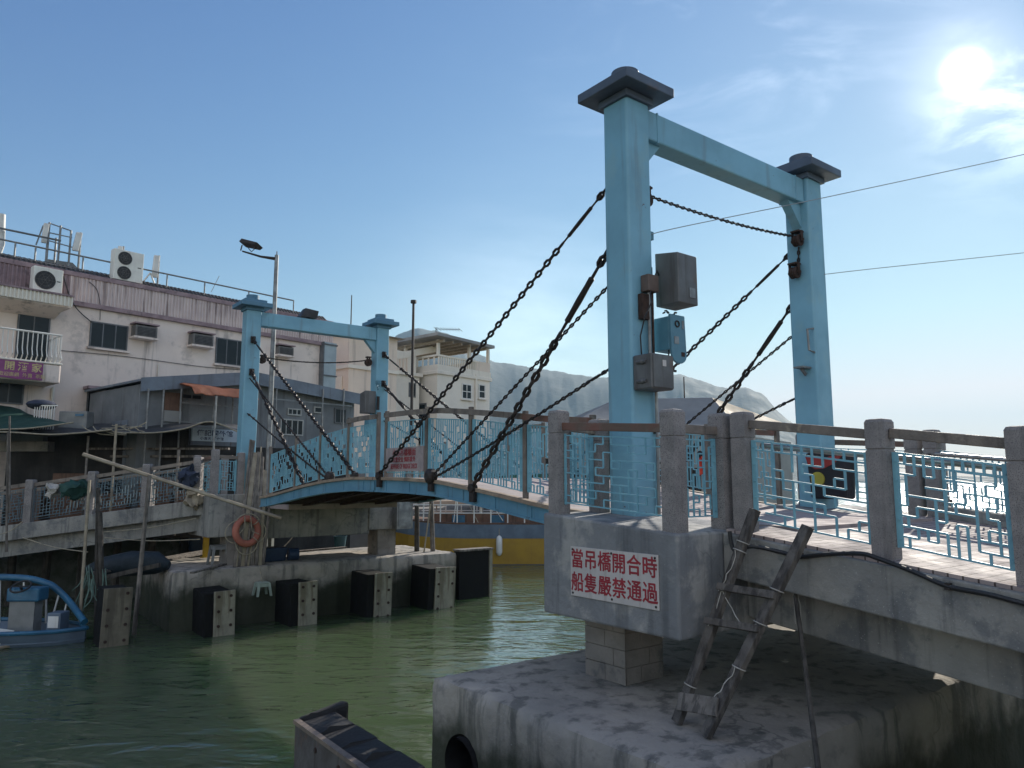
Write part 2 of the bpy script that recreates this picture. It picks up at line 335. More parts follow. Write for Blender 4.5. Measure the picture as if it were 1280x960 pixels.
INK = surf('sign_dark_ink', (.03, .04, .10), None, 6, .5, bump=0)
BANNER = surf('purple_banner', (.27, .07, .19), (.21, .055, .15), 2, .7, bump=.2, bsc=8)
YELL = surf('yellow_paint', (.55, .36, .03), (.42, .28, .03), 3, .6, bump=.1, stain=((.2, .14, .06), .62, 4, .5))
GOLD = surf('banner_lettering', (.60, .50, .22), None, 4, .6, bump=0)
ORANGE = surf('faded_orange', (.36, .12, .08), (.28, .10, .075), 4, .7, bump=.15, stain=((.45, .3, .25), .66, 5, .5))
TARPO = surf('orange_tarp', (.33, .13, .065), (.25, .10, .06), 3, .6, bump=.5, bsc=7, bdist=.05)
TARPG = surf('green_tarp', (.025, .085, .068), (.018, .065, .053), 2, .65, bump=.4, bsc=5, bdist=.05)
TARPK = surf('dark_tarp', (.025, .028, .034), (.04, .042, .045), 2, .65, bump=.4, bsc=6, bdist=.05)
TARPB = surf('blue_tarp', (.02, .06, .18), (.015, .05, .14), 2, .6, bump=.4, bsc=6)
TARPC = surf('sunlit_canvas', (.80, .72, .58), (.74, .66, .52), .6, .75, bump=.25, bsc=2, bdist=.1)  # hall canvas with the sunlight put into its colour
TARPS = surf('shaded_canvas', (.22, .22, .21), (.18, .18, .175), .6, .8, bump=.2, bsc=2)  # same hall canvas with the shade put into its colour
DARKW = surf('dark_hut_board', (.03, .027, .026), (.018, .017, .017), 1.5, .85, bump=.3, streak=((.015, .014, .014), .5, 6, .7))
BROWNW = surf('brown_board', (.16, .085, .055), (.12, .07, .05), 3, .75, bump=.2, streak=((.05, .03, .02), .56, 8, .6))
BOATB = surf('boat_blue', (.03, .13, .22), (.022, .09, .16), 2, .35, bump=.06, stain=((.10, .12, .13), .6, 3, .6))
BOATG = surf('boat_grey_blue', (.11, .15, .20), (.08, .11, .15), 2, .5, bump=.06)
BOATY = surf('boat_yellow', (.34, .205, .022), (.28, .165, .02), 2, .45, bump=.05, streak=((.2, .12, .03), .62, 5, .5))
BOATW = surf('boat_white', (.66, .66, .64), (.55, .55, .53), 2, .45, bump=.05, streak=((.35, .3, .25), .63, 6, .4))
BOATGR = surf('boat_green', (.03, .17, .12), (.025, .12, .09), 2, .5, bump=.05)
PLASB = surf('dark_blue_plastic', (.015, .035, .075), (.012, .028, .06), 3, .45, bump=.08)
PLASG = surf('grey_plastic', (.20, .205, .20), (.15, .155, .15), 3, .5, bump=.05)
PLASW = surf('white_green_plastic', (.30, .36, .31), (.25, .30, .26), 3, .5, bump=.05)
BAGK = surf('black_bag_fabric', (.012, .013, .017), (.02, .02, .025), 6, .7, bump=.3, bsc=30)
BAGR = surf('red_lining', (.30, .035, .03), (.22, .025, .022), 4, .7, bump=.2)
SKIN = surf('skin', (.42, .25, .17), None, 5, .6, bump=0)
REDC = surf('red_orange_cloth', (.62, .06, .03), (.5, .05, .03), 4, .8, bump=.3)
HAIRK = surf('black_hair', (.012, .011, .011), None, 9, .6, bump=.3)
NAVY = surf('navy_cloth', (.03, .04, .07), None, 5, .85, bump=.2)
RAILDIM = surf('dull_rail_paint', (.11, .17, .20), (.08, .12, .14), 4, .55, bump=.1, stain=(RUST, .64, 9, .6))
FOLI = surf('hill_woodland', (.018, .030, .022), (.011, .020, .015), .02, .95, bump=.35, bsc=.06, bdist=6, stain=((.032, .04, .03), .62, .012, .5))
EARTH = surf('ground_concrete', (.20, .19, .18), (.14, .13, .125), .6, .9, bump=.4, bsc=6, stain=((.08, .08, .08), .52, .8, .7))
PLANT = surf('leaf_green', (.05, .10, .035), (.035, .07, .025), 6, .7, bump=.1)
PALEH = surf('pale_far_wall', (.30, .30, .29), (.24, .24, .235), .4, .9, bump=.05)
def wave_water():
    mt = bpy.data.materials.new('channel_water'); mt.use_nodes = True; nt = mt.node_tree; N = nt.nodes; L = nt.links
    bs = N['Principled BSDF']; bs.inputs['IOR'].default_value = 1.9; bs.inputs['Subsurface Weight'].default_value = 1.0; bs.inputs['Subsurface Radius'].default_value = (.6, 1.0, .5); bs.inputs['Subsurface Scale'].default_value = 10; bs.inputs['Roughness'].default_value = .06
    bs.inputs['Specular IOR Level'].default_value = .5
    tc = N.new('ShaderNodeTexCoord')
    def noise(sc, det, m=(1, 1, 1), dist=0, rot=0):
        mp = N.new('ShaderNodeMapping'); L.new(tc.outputs['Object'], mp.inputs[0]); mp.inputs['Scale'].default_value = m; mp.inputs['Rotation'].default_value = (0, 0, rot)
        n = N.new('ShaderNodeTexNoise'); L.new(mp.outputs[0], n.inputs['Vector']); n.inputs['Scale'].default_value = sc; n.inputs['Detail'].default_value = det; n.inputs['Distortion'].default_value = dist
        return n.outputs[0]
    a = noise(.9, 2, (1, 1.9, 1), .6, .35); b = noise(3.4, 3, (1, 2.0, 1), .4, -.2); c = noise(.22, 2, (1, 1.5, 1), .3, .1)
    def mth(op, x, y):
        n = N.new('ShaderNodeMath'); n.operation = op
        for i, v in enumerate((x, y)):
            if isinstance(v, (int, float)): n.inputs[i].default_value = v
            else: L.new(v, n.inputs[i])
        return n.outputs[0]
    h = mth('ADD', mth('ADD', mth('MULTIPLY', a, .052), mth('MULTIPLY', b, .015)), mth('MULTIPLY', c, .10))
    bp = N.new('ShaderNodeBump'); bp.inputs['Strength'].default_value = 1; bp.inputs['Distance'].default_value = 1; L.new(bp.outputs[0], bs.inputs['Normal'])
    ln = N.new('ShaderNodeVectorMath'); ln.operation = 'LENGTH'; L.new(tc.outputs['Object'], ln.inputs[0])
    far = N.new('ShaderNodeMapRange'); L.new(ln.outputs['Value'], far.inputs[0])
    for i_, v_ in enumerate((28, 90, 1, 3.2)): far.inputs[1+i_].default_value = v_
    L.new(mth('MULTIPLY', h, far.outputs[0]), bp.inputs['Height'])
    fr_ = N.new('ShaderNodeMapRange'); L.new(ln.outputs['Value'], fr_.inputs[0])
    for i_, v_ in enumerate((28, 140, .06, .16)): fr_.inputs[1+i_].default_value = v_
    L.new(fr_.outputs[0], bs.inputs['Roughness'])
    mx = N.new('ShaderNodeMix'); mx.data_type = 'RGBA'; L.new(noise(.05, 4), mx.inputs[0]); mx.inputs[6].default_value = (.088, .125, .064, 1); mx.inputs[7].default_value = (.070, .104, .060, 1)
    L.new(mx.outputs[2], bs.inputs['Base Color'])
    return mt
WATER = wave_water()
def translucent(mt, k, col):
    nt = mt.node_tree; N = nt.nodes; L = nt.links; bs = N['Principled BSDF']; tr = N.new('ShaderNodeBsdfTranslucent'); tr.inputs[0].default_value = (*col, 1)
    mx = N.new('ShaderNodeMixShader'); mx.inputs[0].default_value = k; L.new(bs.outputs[0], mx.inputs[1]); L.new(tr.outputs[0], mx.inputs[2]); L.new(mx.outputs[0], N['Material Output'].inputs[0])
translucent(TARPC, .45, (.75, .62, .42)); translucent(TARPO, .4, (.6, .2, .06)); translucent(TARPG, .3, (.03, .14, .10))
SIGNF = surf('faded_sign', (.36, .29, .28), (.27, .23, .23), 6, .6, bump=.03, stain=((.18, .16, .16), .58, 9, .6))
WL = .2
# ================================================================== SETTING: water, ground, hills, air
def quad_sheet(name, mat, x0, x1, y0, y1, z, fr=WD):
    return MB().add([(x0, y0, z), (x1, y0, z), (x1, y1, z), (x0, y1, z)], [(0, 1, 2, 3)]).build(name, mat, fr=fr, origin=(0, 0, z))
structure(quad_sheet('water', WATER, -4200, 4200, -600, 5200, WL))
structure(MB().add([(-4300, -700, -4), (4300, -700, -4), (4300, 5300, -4), (-4300, 5300, -4)], [(0, 1, 2, 3)]).build('seabed', EARTH, origin=(0, 0, -4)))
# village ground behind its sea wall, under the long house
structure(MB().ext([(-16, -.6, -4), (15.0, -.6, -4), (15.0, 30, -4), (-16, 30, -4)], (0, 0, 6.3)).build('village_ground', EARTH, fr=PK))
structure(MB().bb(4.21, 12.2, -12, 1.85, -4, 1.62).build('quay_shade_block', CONC2, fr=BR, bevel=.06))  # unseen block added below the span to darken the pier's near face
# quay the photograph is taken from
structure(MB().bb(-9, 4.2, -12, 2.6, -4, 2.1).build('quay', CONC2, fr=BR, bevel=.06))

def noise_h(p):
    from mathutils import noise as nz
    return nz.fractal(Vector(p)*.02, .9, 2.1, 5)
def terrain(name, prof, dist, depth, mat, seed, amp):
    """a ridge standing at <dist> metres: prof lists (pixel column, pixel row of the skyline)"""
    rnd = random.Random(seed); ph = [(rnd.uniform(0, 6.3), rnd.uniform(.5, 1.5)) for _ in range(14)]
    def sky(px):
        for (a, ya), (b, yb) in zip(prof, prof[1:]):
            if a <= px <= b:
                t = (px-a)/(b-a); t = t*t*(3-2*t)*.35+t*.65; return ya+(yb-ya)*t
        return 600
    vs = []; fs = []; nx, ny = 420, 40
    for i in range(nx+1):
        px = prof[0][0]+(prof[-1][0]-prof[0][0])*i/nx
        d = ray(px, 600); d = Vector((d.x, d.y)).normalized(); y = sky(px); r = ray(px, y); slope = max(0, r.z/math.hypot(r.x, r.y))
        for j in range(ny+1):
            t = j/ny*2-1; rr = dist+depth*t
            k = math.cos(t*math.pi/2)**1.25
            w = sum(math.sin(ph[q][0]+i*.09*(q+1)*ph[q][1]+t*3*(q % 4))/(q+1.5) for q in range(14))
            h = slope*dist*k*(1+.04*t)+amp*w*k*math.sin(min(1, slope*30)*1.57)*(abs(t)*1.2+.12)+(noise_h((d.x*rr, d.y*rr, 0))*amp*1.3*k if slope > .004 else 0)
            vs.append((d.x*rr, d.y*rr, h-2+2.0*(k > .02)))
    for i in range(nx):
        for j in range(ny):
            a = i*(ny+1)+j; fs.append((a, a+ny+1, a+ny+2, a+1))
    return structure(MB().add(vs, fs).build(name, mat, origin=(0, dist, 0), smooth=True))
terrain('hills', [(60, 520), (200, 492), (330, 470), (430, 440), (480, 425), (520, 411), (555, 418), (598, 444), (625, 456), (680, 463.5), (740, 472), (800, 471), (850, 469), (880, 476), (905, 485), (918, 486.5), (937, 484), (955, 492), (985, 522), (1030, 560), (1075, 592), (1098, 600)], 1900, 700, FOLI, 4, 5)
terrain('headland', [(960, 599), (1010, 595), (1080, 593.5), (1130, 592.8), (1180, 592.2), (1250, 593.5), (1330, 594.5), (1500, 596), (1700, 598)], 1250, 160, FOLI, 8, .8)

def haze():
    mt = bpy.data.materials.new('sea_haze'); mt.use_nodes = True; nt = mt.node_tree; nt.nodes.remove(nt.nodes['Principled BSDF'])
    v = nt.nodes.new('ShaderNodeVolumePrincipled'); v.inputs['Color'].default_value = (.50, .72, .90, 1); v.inputs['Density'].default_value = HAZE_DENSITY; v.inputs['Anisotropy'].default_value = .15
    nt.links.new(v.outputs[0], nt.nodes['Material Output'].inputs['Volume'])
    o = MB().bb(-4400, 4400, -800, 5400, -6, 480).build('haze', mt, origin=(0, 0, -6)); o['kind'] = 'stuff'
HAZE_DENSITY = .00022
haze()
# ================================================================== THE DRAWBRIDGE
S_V = 25.99                                   # near v + far v of mirrored points
U_SUM = 16.72                                 # left u + right u
near_left = lambda p: Vector(p)
near_right = lambda p: Vector((U_SUM-p[0], p[1], p[2]))
far_left = lambda p: Vector((p[0]+.11, S_V-p[1], p[2]))
far_right = lambda p: Vector((U_SUM-p[0]+.07, S_V-p[1], p[2]))
def mapped(mb, f): mb.v = [f(p) for p in mb.v]; return mb
PROF = [(6.0, 3.31), (6.6, 3.35), (7.4, 3.425), (8.2, 3.53), (9, 3.628), (10, 3.735), (11, 3.775), (12.2, 3.79), (13, 3.795), (14.2, 3.735), (15.4, 3.625), (16.5, 3.49), (17.5, 3.375), (18.5, 3.31), (20, 3.27)]
def zl(v):
    for (a, za), (b, zb) in zip(PROF, PROF[1:]):
        if a <= v <= b: return za+(zb-za)*(v-a)/(b-a)
    return 3.28
def za(v): return 3.28 if v >= 4.5 else 3.28-.115*(4.5-v)

def fret(mb, A, B, h0, h1, nx, nz, seed, w=.012, kv=.62, kh=.58, ticks=False):
    """meander lattice between two base points; heights h0..h1 above the base line"""
    rn = random.Random(seed); A = Vector(A); B = Vector(B)
    P = lambda i, j: A.lerp(B, i/nx)+Vector((0, 0, h0+(h1-h0)*j/nz))
    up = (0, 0, 1); side = (B-A).normalized()
    V = {}; Hh = {}
    for i in range(nx+1):
        for j in range(nz): V[i, j] = i in (0, nx) or rn.random() < (kv if (i+j) % 2 else kv*.8)
    for j in range(nz+1):
        for i in range(nx): Hh[i, j] = j in (0, nz) or rn.random() < (kh if (i+2*j) % 3 else kh*.7)
    if ticks:                                     # an even row of short bars along the top
        for i in range(nx): Hh[i, nz-1] = True
        for i in range(nx+1): V[i, nz-1] = True
    for i in range(1, nx):                        # every inner node keeps at least two bars
        for j in range(1, nz):
            e = [(V, (i, j)), (V, (i, j-1)), (Hh, (i, j)), (Hh, (i-1, j))]; on_ = [1 for d, k in e if d[k]]
            if len(on_) == 1:
                d, k = rn.choice([x for x in e if not x[0][x[1]]]); d[k] = True
    G = {}                                        # drop bars that do not hang together with the frame
    for (i, j), k in V.items():
        if k: G.setdefault((i, j), []).append((i, j+1)); G.setdefault((i, j+1), []).append((i, j))
    for (i, j), k in Hh.items():
        if k: G.setdefault((i, j), []).append((i+1, j)); G.setdefault((i+1, j), []).append((i, j))
    seen = {(0, 0)}; st = [(0, 0)]
    while st:
        for q in G.get(st.pop(), []):
            if q not in seen: seen.add(q); st.append(q)
    for (i, j) in V: V[i, j] = V[i, j] and (i, j) in seen
    for (i, j) in Hh: Hh[i, j] = Hh[i, j] and (i, j) in seen
    for i in range(nx+1):
        j = 0
        while j < nz:
            if V[i, j]:
                k = j
                while k < nz and V[i, k]: k += 1
                mb.bar(P(i, j), P(i, k), w, w*1.15, side); j = k
            else: j += 1
    for j in range(nz+1):
        i = 0
        while i < nx:
            if Hh[i, j]:
                k = i
                while k < nx and Hh[k, j]: k += 1
                mb.bar(P(i, j)+Vector((0, 0, .0007)), P(k, j)+Vector((0, 0, .0007)), w*.92, w*1.02, up); i = k
            else: i += 1
    return mb
def flat_frame(mb, A, B, h0, h1, w=.055, t=.014):
    """flat bolted side strips of a railing panel"""
    A = Vector(A); B = Vector(B); d = (B-A).normalized()
    for P, s in ((A, 1), (B, -1)):
        c = P+d*s*(w/2+.004)
        mb.bar(c+Vector((0, 0, h0-.01)), c+Vector((0, 0, h1+.01)), t, w, d)
        n = d.cross(Vector((0, 0, 1))).normalized()
        for k in range(5):
            z = h0+.06+(h1-h0-.12)*k/4; mb.cyl(c+Vector((0, 0, z))-n*.016, c+Vector((0, 0, z))+n*.016, .011, 6)
    return mb
def granite_post(x, y, z, h=1.16, w=.17, ang=0):
    m = MB(); a = w/2; g = a-.008; t = h-.27
    prof = [(a, 0), (a, t), (g, t+.006), (g, t+.014), (a, t+.02), (a, h-.03), (a*.86, h-.006), (a*.6, h)]
    vs = []; fs = []
    for (r, zz) in prof:
        vs += [(x-r, y-r, z+zz), (x+r, y-r, z+zz), (x+r, y+r, z+zz), (x-r, y+r, z+zz)]
    for i in range(len(prof)-1):
        for j in range(4): j2 = (j+1) % 4; fs.append((i*4+j, i*4+j2, i*4+4+j2, i*4+4+j))
    n = len(prof)*4; fs += [(3, 2, 1, 0), (n-4, n-3, n-2, n-1)]
    return m.add(vs, fs)

# ---------------------------------------------------------------- piers
def erode(o, bev=.09, lev=4, strength=.05, size=.35):
    b = o.modifiers.new('edge', 'BEVEL'); b.width = bev; b.segments = 3; b.limit_method = 'ANGLE'; b.angle_limit = R(40)
    s = o.modifiers.new('sub', 'SUBSURF'); s.subdivision_type = 'SIMPLE'; s.levels = lev; s.render_levels = lev
    t = bpy.data.textures.new('erosion', 'CLOUDS'); t.noise_scale = size; t.noise_depth = 4
    d = o.modifiers.new('worn', 'DISPLACE'); d.texture = t; d.strength = strength; d.mid_level = .5; d.texture_coords = 'LOCAL'
def slab_mesh(x0, x1, y0, y1, z0, z1, step):
    """box with its faces cut into squares, so that wear can bend them"""
    m = MB(); nx = max(1, round((x1-x0)/step)); ny = max(1, round((y1-y0)/step)); nz = max(1, round((z1-z0)/step))
    def face(o, a, b, na, nb):
        o = Vector(o); a = Vector(a); b = Vector(b)
        m.add([o+a*(i/na)+b*(j/nb) for i in range(na+1) for j in range(nb+1)], [(i*(nb+1)+j, (i+1)*(nb+1)+j, (i+1)*(nb+1)+j+1, i*(nb+1)+j+1) for i in range(na) for j in range(nb)])
    X = (x1-x0, 0, 0); Y = (0, y1-y0, 0); Z = (0, 0, z1-z0)
    face((x0, y0, z1), X, Y, nx, ny); face((x0, y0, z0), X, Y, nx, ny)
    face((x0, y0, z0), X, Z, nx, nz); face((x0, y1, z0), X, Z, nx, nz); face((x0, y0, z0), Y, Z, ny, nz); face((x1, y0, z0), Y, Z, ny, nz)
    return m
def weld(o, d=.001):
    bm = bmesh.new(); bm.from_mesh(o.data); bmesh.ops.remove_doubles(bm, verts=bm.verts, dist=d); bmesh.ops.recalc_face_normals(bm, faces=bm.faces); bm.to_mesh(o.data); bm.free()
def cut(o, mb, fr):
    """carve a shape out of an object for good"""
    c = mb.build('cutter', CONC, fr=fr); m = o.modifiers.new('cut', 'BOOLEAN'); m.object = c; m.operation = 'DIFFERENCE'; m.solver = 'EXACT'
    bpy.context.view_layer.update(); me = bpy.data.meshes.new_from_object(o.evaluated_get(bpy.context.evaluated_depsgraph_get()))
    o.modifiers.clear(); o.data = me; bpy.data.objects.remove(c)
def noise3(p, s):
    from mathutils import noise as nz
    return nz.fractal(Vector(p)*s, 1.0, 2.0, 4)
def wear(o, edges, amt=.03, s=3.0, round_=.10):
    """round the top edges of a slab unevenly and roughen its faces"""
    x0, x1, y0, y1, z1 = edges
    for v in o.data.vertices:
        p = v.co; n = noise3(p, s)
        dx = min(p.x-x0, x1-p.x); dy = min(p.y-y0, y1-p.y); dz = z1-p.z; r = round_*(1+.7*n)
        e = min(dx, dy)
        if e < r and dz < r:
            k = max(0, r-math.hypot(r-e, r-dz) if True else 0)
            over = math.hypot(r-e, r-dz)-r
            if over > 0:
                c = Vector((0, 0, -1))*over*.7
                if dx <= dy: c.x = over*.7*(1 if p.x-x0 < x1-p.x else -1)
                else: c.y = over*.7*(1 if p.y-y0 < y1-p.y else -1)
                v.co += c
        if dx < .01: v.co.x += amt*n
        if dy < .01: v.co.y += amt*n
        if dz < .01: v.co.z += amt*.5*n
def pier(name, label, x0, x1, y0, y1, z0, z1, hole=None):
    o = slab_mesh(x0, x1, y0, y1, z0, z1, .12).build(name, CONC2, fr=BR, origin=(x0, y0, z0)); weld(o)
    if hole: cut(o, hole, BR)
    wear(o, (0, x1-x0, 0, y1-y0, z1-z0)); o.data.polygons.foreach_set('use_smooth', [True]*len(o.data.polygons)); o.data.set_sharp_from_angle(angle=R(50))
    return tag(o, label, 'pier')
PZ = 1.6
hc = on(BR, 0, 4.55, 577, 957)
near_pier = pier('concrete_pier', 'broad concrete pier in front with a round hole in its side', 4.55, 12.2, 3.65, 7.32, -1.4, PZ, MB().cyl((4.0, hc.y, hc.z), (5.9, hc.y, hc.z), .30, 40))
pp = MB().tube([(4.52, hc.y, hc.z), (5.8, hc.y, hc.z)], .275, 32, caps=False); pp.tube([(5.8, hc.y, hc.z), (4.52, hc.y, hc.z)], .255, 32, caps=False)
o = pp.build('drain_pipe', RUBBER, fr=BR, smooth=True); tag(o, 'black round pipe end set in the hole of the near pier', 'pipe')
far_pier = pier('concrete_pier', 'long concrete pier across the channel under the far blue tower', 4.6, 12.6, 19.05, 22.3, -1.4, PZ)

# ---------------------------------------------------------------- abutments that carry the towers
def abutment(fs, label, nl, nr):
    t = thing('abutment', label, 'abutment', nl((8.3, 5.5, PZ)), BR)
    for f in (nl, nr):
        e_ = 4.72 if (f is near_right) else 4.52
        m = MB().hexa([(5.4, e_, 2.31), (6.85, e_, 2.33), (6.85, 6.42, 2.33), (5.4, 6.42, 2.31), (5.4, e_, 3.26), (6.85, e_, 3.26), (6.85, 6.42, 3.39), (5.4, 6.42, 3.39)])
        mapped(m, f).build('bearing_block', CONC if fs else CONCB, t, bevel=.025)
        m = MB()
        rn = random.Random(3)
        for k in range(4):                                                        # four courses of stone
            z = PZ+.179*k; h = .171; off = .13 if k % 2 else .0
            m.bb(5.93, 6.49, 5.71, 6.29, z, z+.179)
            for a, b in ((5.915, 5.915+.24+off), (5.922+.24+off, 6.505)):
                m.bb(a+rn.uniform(0, .004), b, 5.695, 5.72, z+.004, z+h); m.bb(a, b, 6.28, 6.305, z+.004, z+h)
            for a, b in ((5.695, 5.695+.30-off), (5.702+.30-off, 6.305)):
                m.bb(5.912, 5.935, a, b, z+.004, z+h); m.bb(6.485, 6.508, a, b, z+.004, z+h)
        mapped(m, f).build('stone_pedestal', BRICK, t)
    if not fs: MB().bb(9.89, 11.30, 6.425, 7.7, 2.33, 3.04).build('shade_block', CONC, t, bevel=.02)  # unseen block added to keep the sun off the pier top
    m = MB().bb(6.85, 9.87, 4.75, 6.38 if fs else 7.15, 2.22, 3.018); mapped(m, nl).build('cross_beam', CONC, t, bevel=.02)  # near beam carried past the seat to shade the pier top
    m = MB().hexa([(6.85, 4.2, 3.02), (9.87, 4.2, 3.02), (9.87, 6.40, 3.06), (6.85, 6.40, 3.06), (6.85, 4.2, 3.28), (9.87, 4.2, 3.28), (9.87, 6.40, 3.335), (6.85, 6.40, 3.335)])
    if fs: m.bb(6.85, 9.87, 6.40, 7.97, 3.02, 3.30)
    mapped(m, nl).build('deck_slab', PAVE, t)
    return t
abutment(0, 'concrete bridge seat in front with the red lettered notice on its side', near_left, near_right)
abutment(1, 'stained concrete bridge seat of the far tower with the lifebuoy before it', far_left, far_right)

# ---------------------------------------------------------------- the two portal towers
def tower(label, fl, fr_, beam_gussets, CAPP):
    t = thing('bridge_tower', label, 'tower', fl((8.3, 5.97, 3.27)), BR)
    for f in (fl, fr_):
        mapped(MB().bb(6.19, 6.59, 5.77, 6.17, 3.27, 8.40), f).build('column', BLUE, t, bevel=.035, seg=3)
        m = MB().bb(5.97, 6.81, 5.55, 6.39, 8.402, 8.52)
        mapped(m, f); c = m.build('cap', CAPP, t, bevel=.012)
        m = MB().bb(6.09, 6.69, 5.67, 6.27, 8.521, 8.61); mapped(m, f).build('cap_step', CAPP, c, bevel=.01)
        m = MB().cyl((6.39, 5.97, 8.611), (6.39, 5.97, 8.76), .172, 24); mapped(m, f).build('cap_drum', CAPP, c, smooth=True)
        m = MB().ext([(6.15, 5.73, 8.31), (6.63, 5.73, 8.31), (6.63, 6.21, 8.31), (6.15, 6.21, 8.31)], (0, 0, .089)); mapped(m, f).build('collar', CAPP, c, bevel=.01)
    a = fl((6.59, 0, 0)).x; b = fr_((6.59, 0, 0)).x
    m = MB().bb(6.59, 6.59+(b-a), 5.83, 6.11, 7.93, 8.31); mapped(m, fl).build('cross_head', BLUE, t, bevel=.02)
    m = MB()                                       # weld seams of the box beam
    for k in (.22, b-a-.22): m.bb(6.59+k-.012, 6.59+k+.012, 5.824, 6.116, 7.924, 8.316)
    mapped(m, fl).build('weld_band', BLUE, t)
    for f in beam_gussets:
        m = MB().ext([(6.59, 5.9, 7.93), (6.59+.34, 5.9, 7.93), (6.59, 5.9, 7.55)], (0, .14, 0)); mapped(m, f).build('gusset', BLUE, t)
    return t
tower('tall pale blue portal tower close by, with slate caps and grey boxes', near_left, near_right, [near_right, near_left], CAPP)
tower('smaller looking pale blue portal tower on the far pier', far_left, far_right, [far_right], CAPB)

# ---------------------------------------------------------------- the two bridge leaves
UE, UE2 = 6.25, 10.47
def leaf(label, v0, v1, posts, rails, sgn):
    t = thing('bridge_leaf', label, 'bridge', (8.3, v0 if sgn > 0 else v1, zl(v0 if sgn > 0 else v1)), BR)
    n = 14; vs = [v0+(v1-v0)*i/n for i in range(n+1)]
    for (a, b) in ((UE, UE+.09), (UE2-.09, UE2)):
        m = MB()
        pts = [(a, v, zl(v)-.04) for v in vs]+[(a, v, zl(v)-.25+.02*abs(v-12.6)/6) for v in vs[::-1]]
        m.ext(pts, (b-a, 0, 0))
        for v in vs[1:-1:2]: m.bb(a-.012, b+.012, v-.012, v+.012, zl(v)-.235, zl(v)-.06)
        pts = [(a-.022, v, zl(v)-.222+.02*abs(v-12.6)/6) for v in vs]+[(a-.022, v, zl(v)-.252+.02*abs(v-12.6)/6) for v in vs[::-1]]
        m.ext(pts, (b-a+.044, 0, 0))
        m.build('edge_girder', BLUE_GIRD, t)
    m = MB(); pts = [(UE-.03, v, zl(v)-.038) for v in vs]+[(UE-.03, v, zl(v)) for v in vs[::-1]]; m.ext(pts, (UE2-UE+.06, 0, 0)); m.build('deck', PAVE, t)
    for u in (UE-.045, UE2-.075): MB().ext([(u, v, zl(v)-.036) for v in vs]+[(u, v, zl(v)+.016) for v in vs[::-1]], (.12, 0, 0)).build('edge_board', DECKW, t)
    m = MB()
    for i in range(1, n, 1): v = vs[i]; m.bb(UE+.1, UE2-.1, v-.05, v+.05, zl(v)-.2, zl(v)-.045)
    for u in (7.3, 8.3, 9.3): m.ext([(u, v, zl(v)-.19) for v in vs]+[(u, v, zl(v)-.235) for v in vs[::-1]], (.1, 0, 0))
    m.build('floor_beams', RIRON, t)
    for si, u in enumerate((UE+.13, UE2-.13)):
        for v in posts:
            z = zl(v); MB().bb(u-.03, u+.03, v-.035, v+.035, z, z+1.2).build('rail_post', WOODR, t, bevel=.006)
        for a, b, mt in rails:
            m = MB(); k = 6; pv = [a+(b-a)*i/k for i in range(k+1)]
            for x, y in zip(pv, pv[1:]): m.bar((u-.045, x, zl(x)+1.12), (u-.045, y, zl(y)+1.12), .05, .085)
            m.build('handrail', mt, t)
        for i, (a, b) in enumerate(zip(posts, posts[1:])):
            m = MB(); A = (u, a+.05, zl(a)); B = (u, b-.05, zl(b))
            fret(m, A, B, .1, 1.0, 19, 9, 100*si+int(a*10), .0155, .84, .32)
            flat_frame(m, A, B, .1, 1.0, .07)
            m.build('railing_panel', BLUE_RAIL, t)
    return t
near_leaf = leaf('near drawbridge leaf sloping up from the lettered concrete seat', 6.46, 12.08, [6.62, 7.95, 9.27, 10.55, 11.95], [(6.62, 7.95, WOODRED), (7.95, 10.55, WOODR), (10.55, 11.95, WOODR)], 1)
far_leaf = leaf('far drawbridge leaf sloping down to the small blue tower', 12.14, 18.0, [12.27, 13.5, 14.85, 16.2, 17.82], [(12.27, 13.5, WOODR)], -1)

# notice wired to the leaf railing
u = UE+.105; v0 = on(BR, 0, u, 530, 600).y; v1 = on(BR, 0, u, 483, 600).y; zc0 = 3.79
t = thing('notice_board', 'small weathered notice with red lettering tied to the blue bridge railing', 'sign', (u, (v0+v1)/2, zc0+.12), BR)
MB().bb(u-.02, u, v0, v1, zc0+.11, zc0+.52).build('board', SIGNF, t)
o_ = parent_or[t.name]
for s_, z_, sz, k in (('小心吊橋橋面', .42, .135, 1.0), ('注意安全 慎防意外', .305, .095, 1.0), ('BEWARE OF BRIDGE DECK', .19, .115, .66)):
    text('lettering', s_, sz, RED, t, basis(Vector((u-.022, (v0+v1)/2, zc0+z_))-o_, (0, -1, 0), (0, 0, 1), (-1, 0, 0)), sx=k, heavy=.002)

# ---------------------------------------------------------------- notice on the near abutment
p0 = on(BR, 0, 5.4, 714, 682); p1 = on(BR, 0, 5.4, 825, 765)
ya, yb, zt, zb = 5.955, 4.745, 3.055, 2.55
t = thing('notice_board', 'white metal notice with red Chinese characters screwed to the near concrete seat', 'sign', (5.4, (ya+yb)/2, zb), BR)
MB().bb(5.385, 5.397, yb, ya, zb, zt).build('plate', SIGNW, t, bevel=.003)
m = MB()
for y in (ya-.035, (ya+yb)/2, yb+.035):
    for z in (zb+.03, zt-.03): m.cyl((5.386, y, z), (5.379, y, z), .012, 8)
m.build('screws', IRON, t)
o_ = parent_or[t.name]
for s_, z_ in (('當吊橋開合時', .372), ('船隻嚴禁通過', .135)):
    for k, ch in enumerate(s_):
        y = ya-.105-(ya-yb-.21)*k/5
        text('lettering', ch, .205, RED, t, basis(Vector((5.3835, y, zb+z_))-o_, (0, -1, 0), (0, 0, 1), (-1, 0, 0)), sx=.95, heavy=.0035)

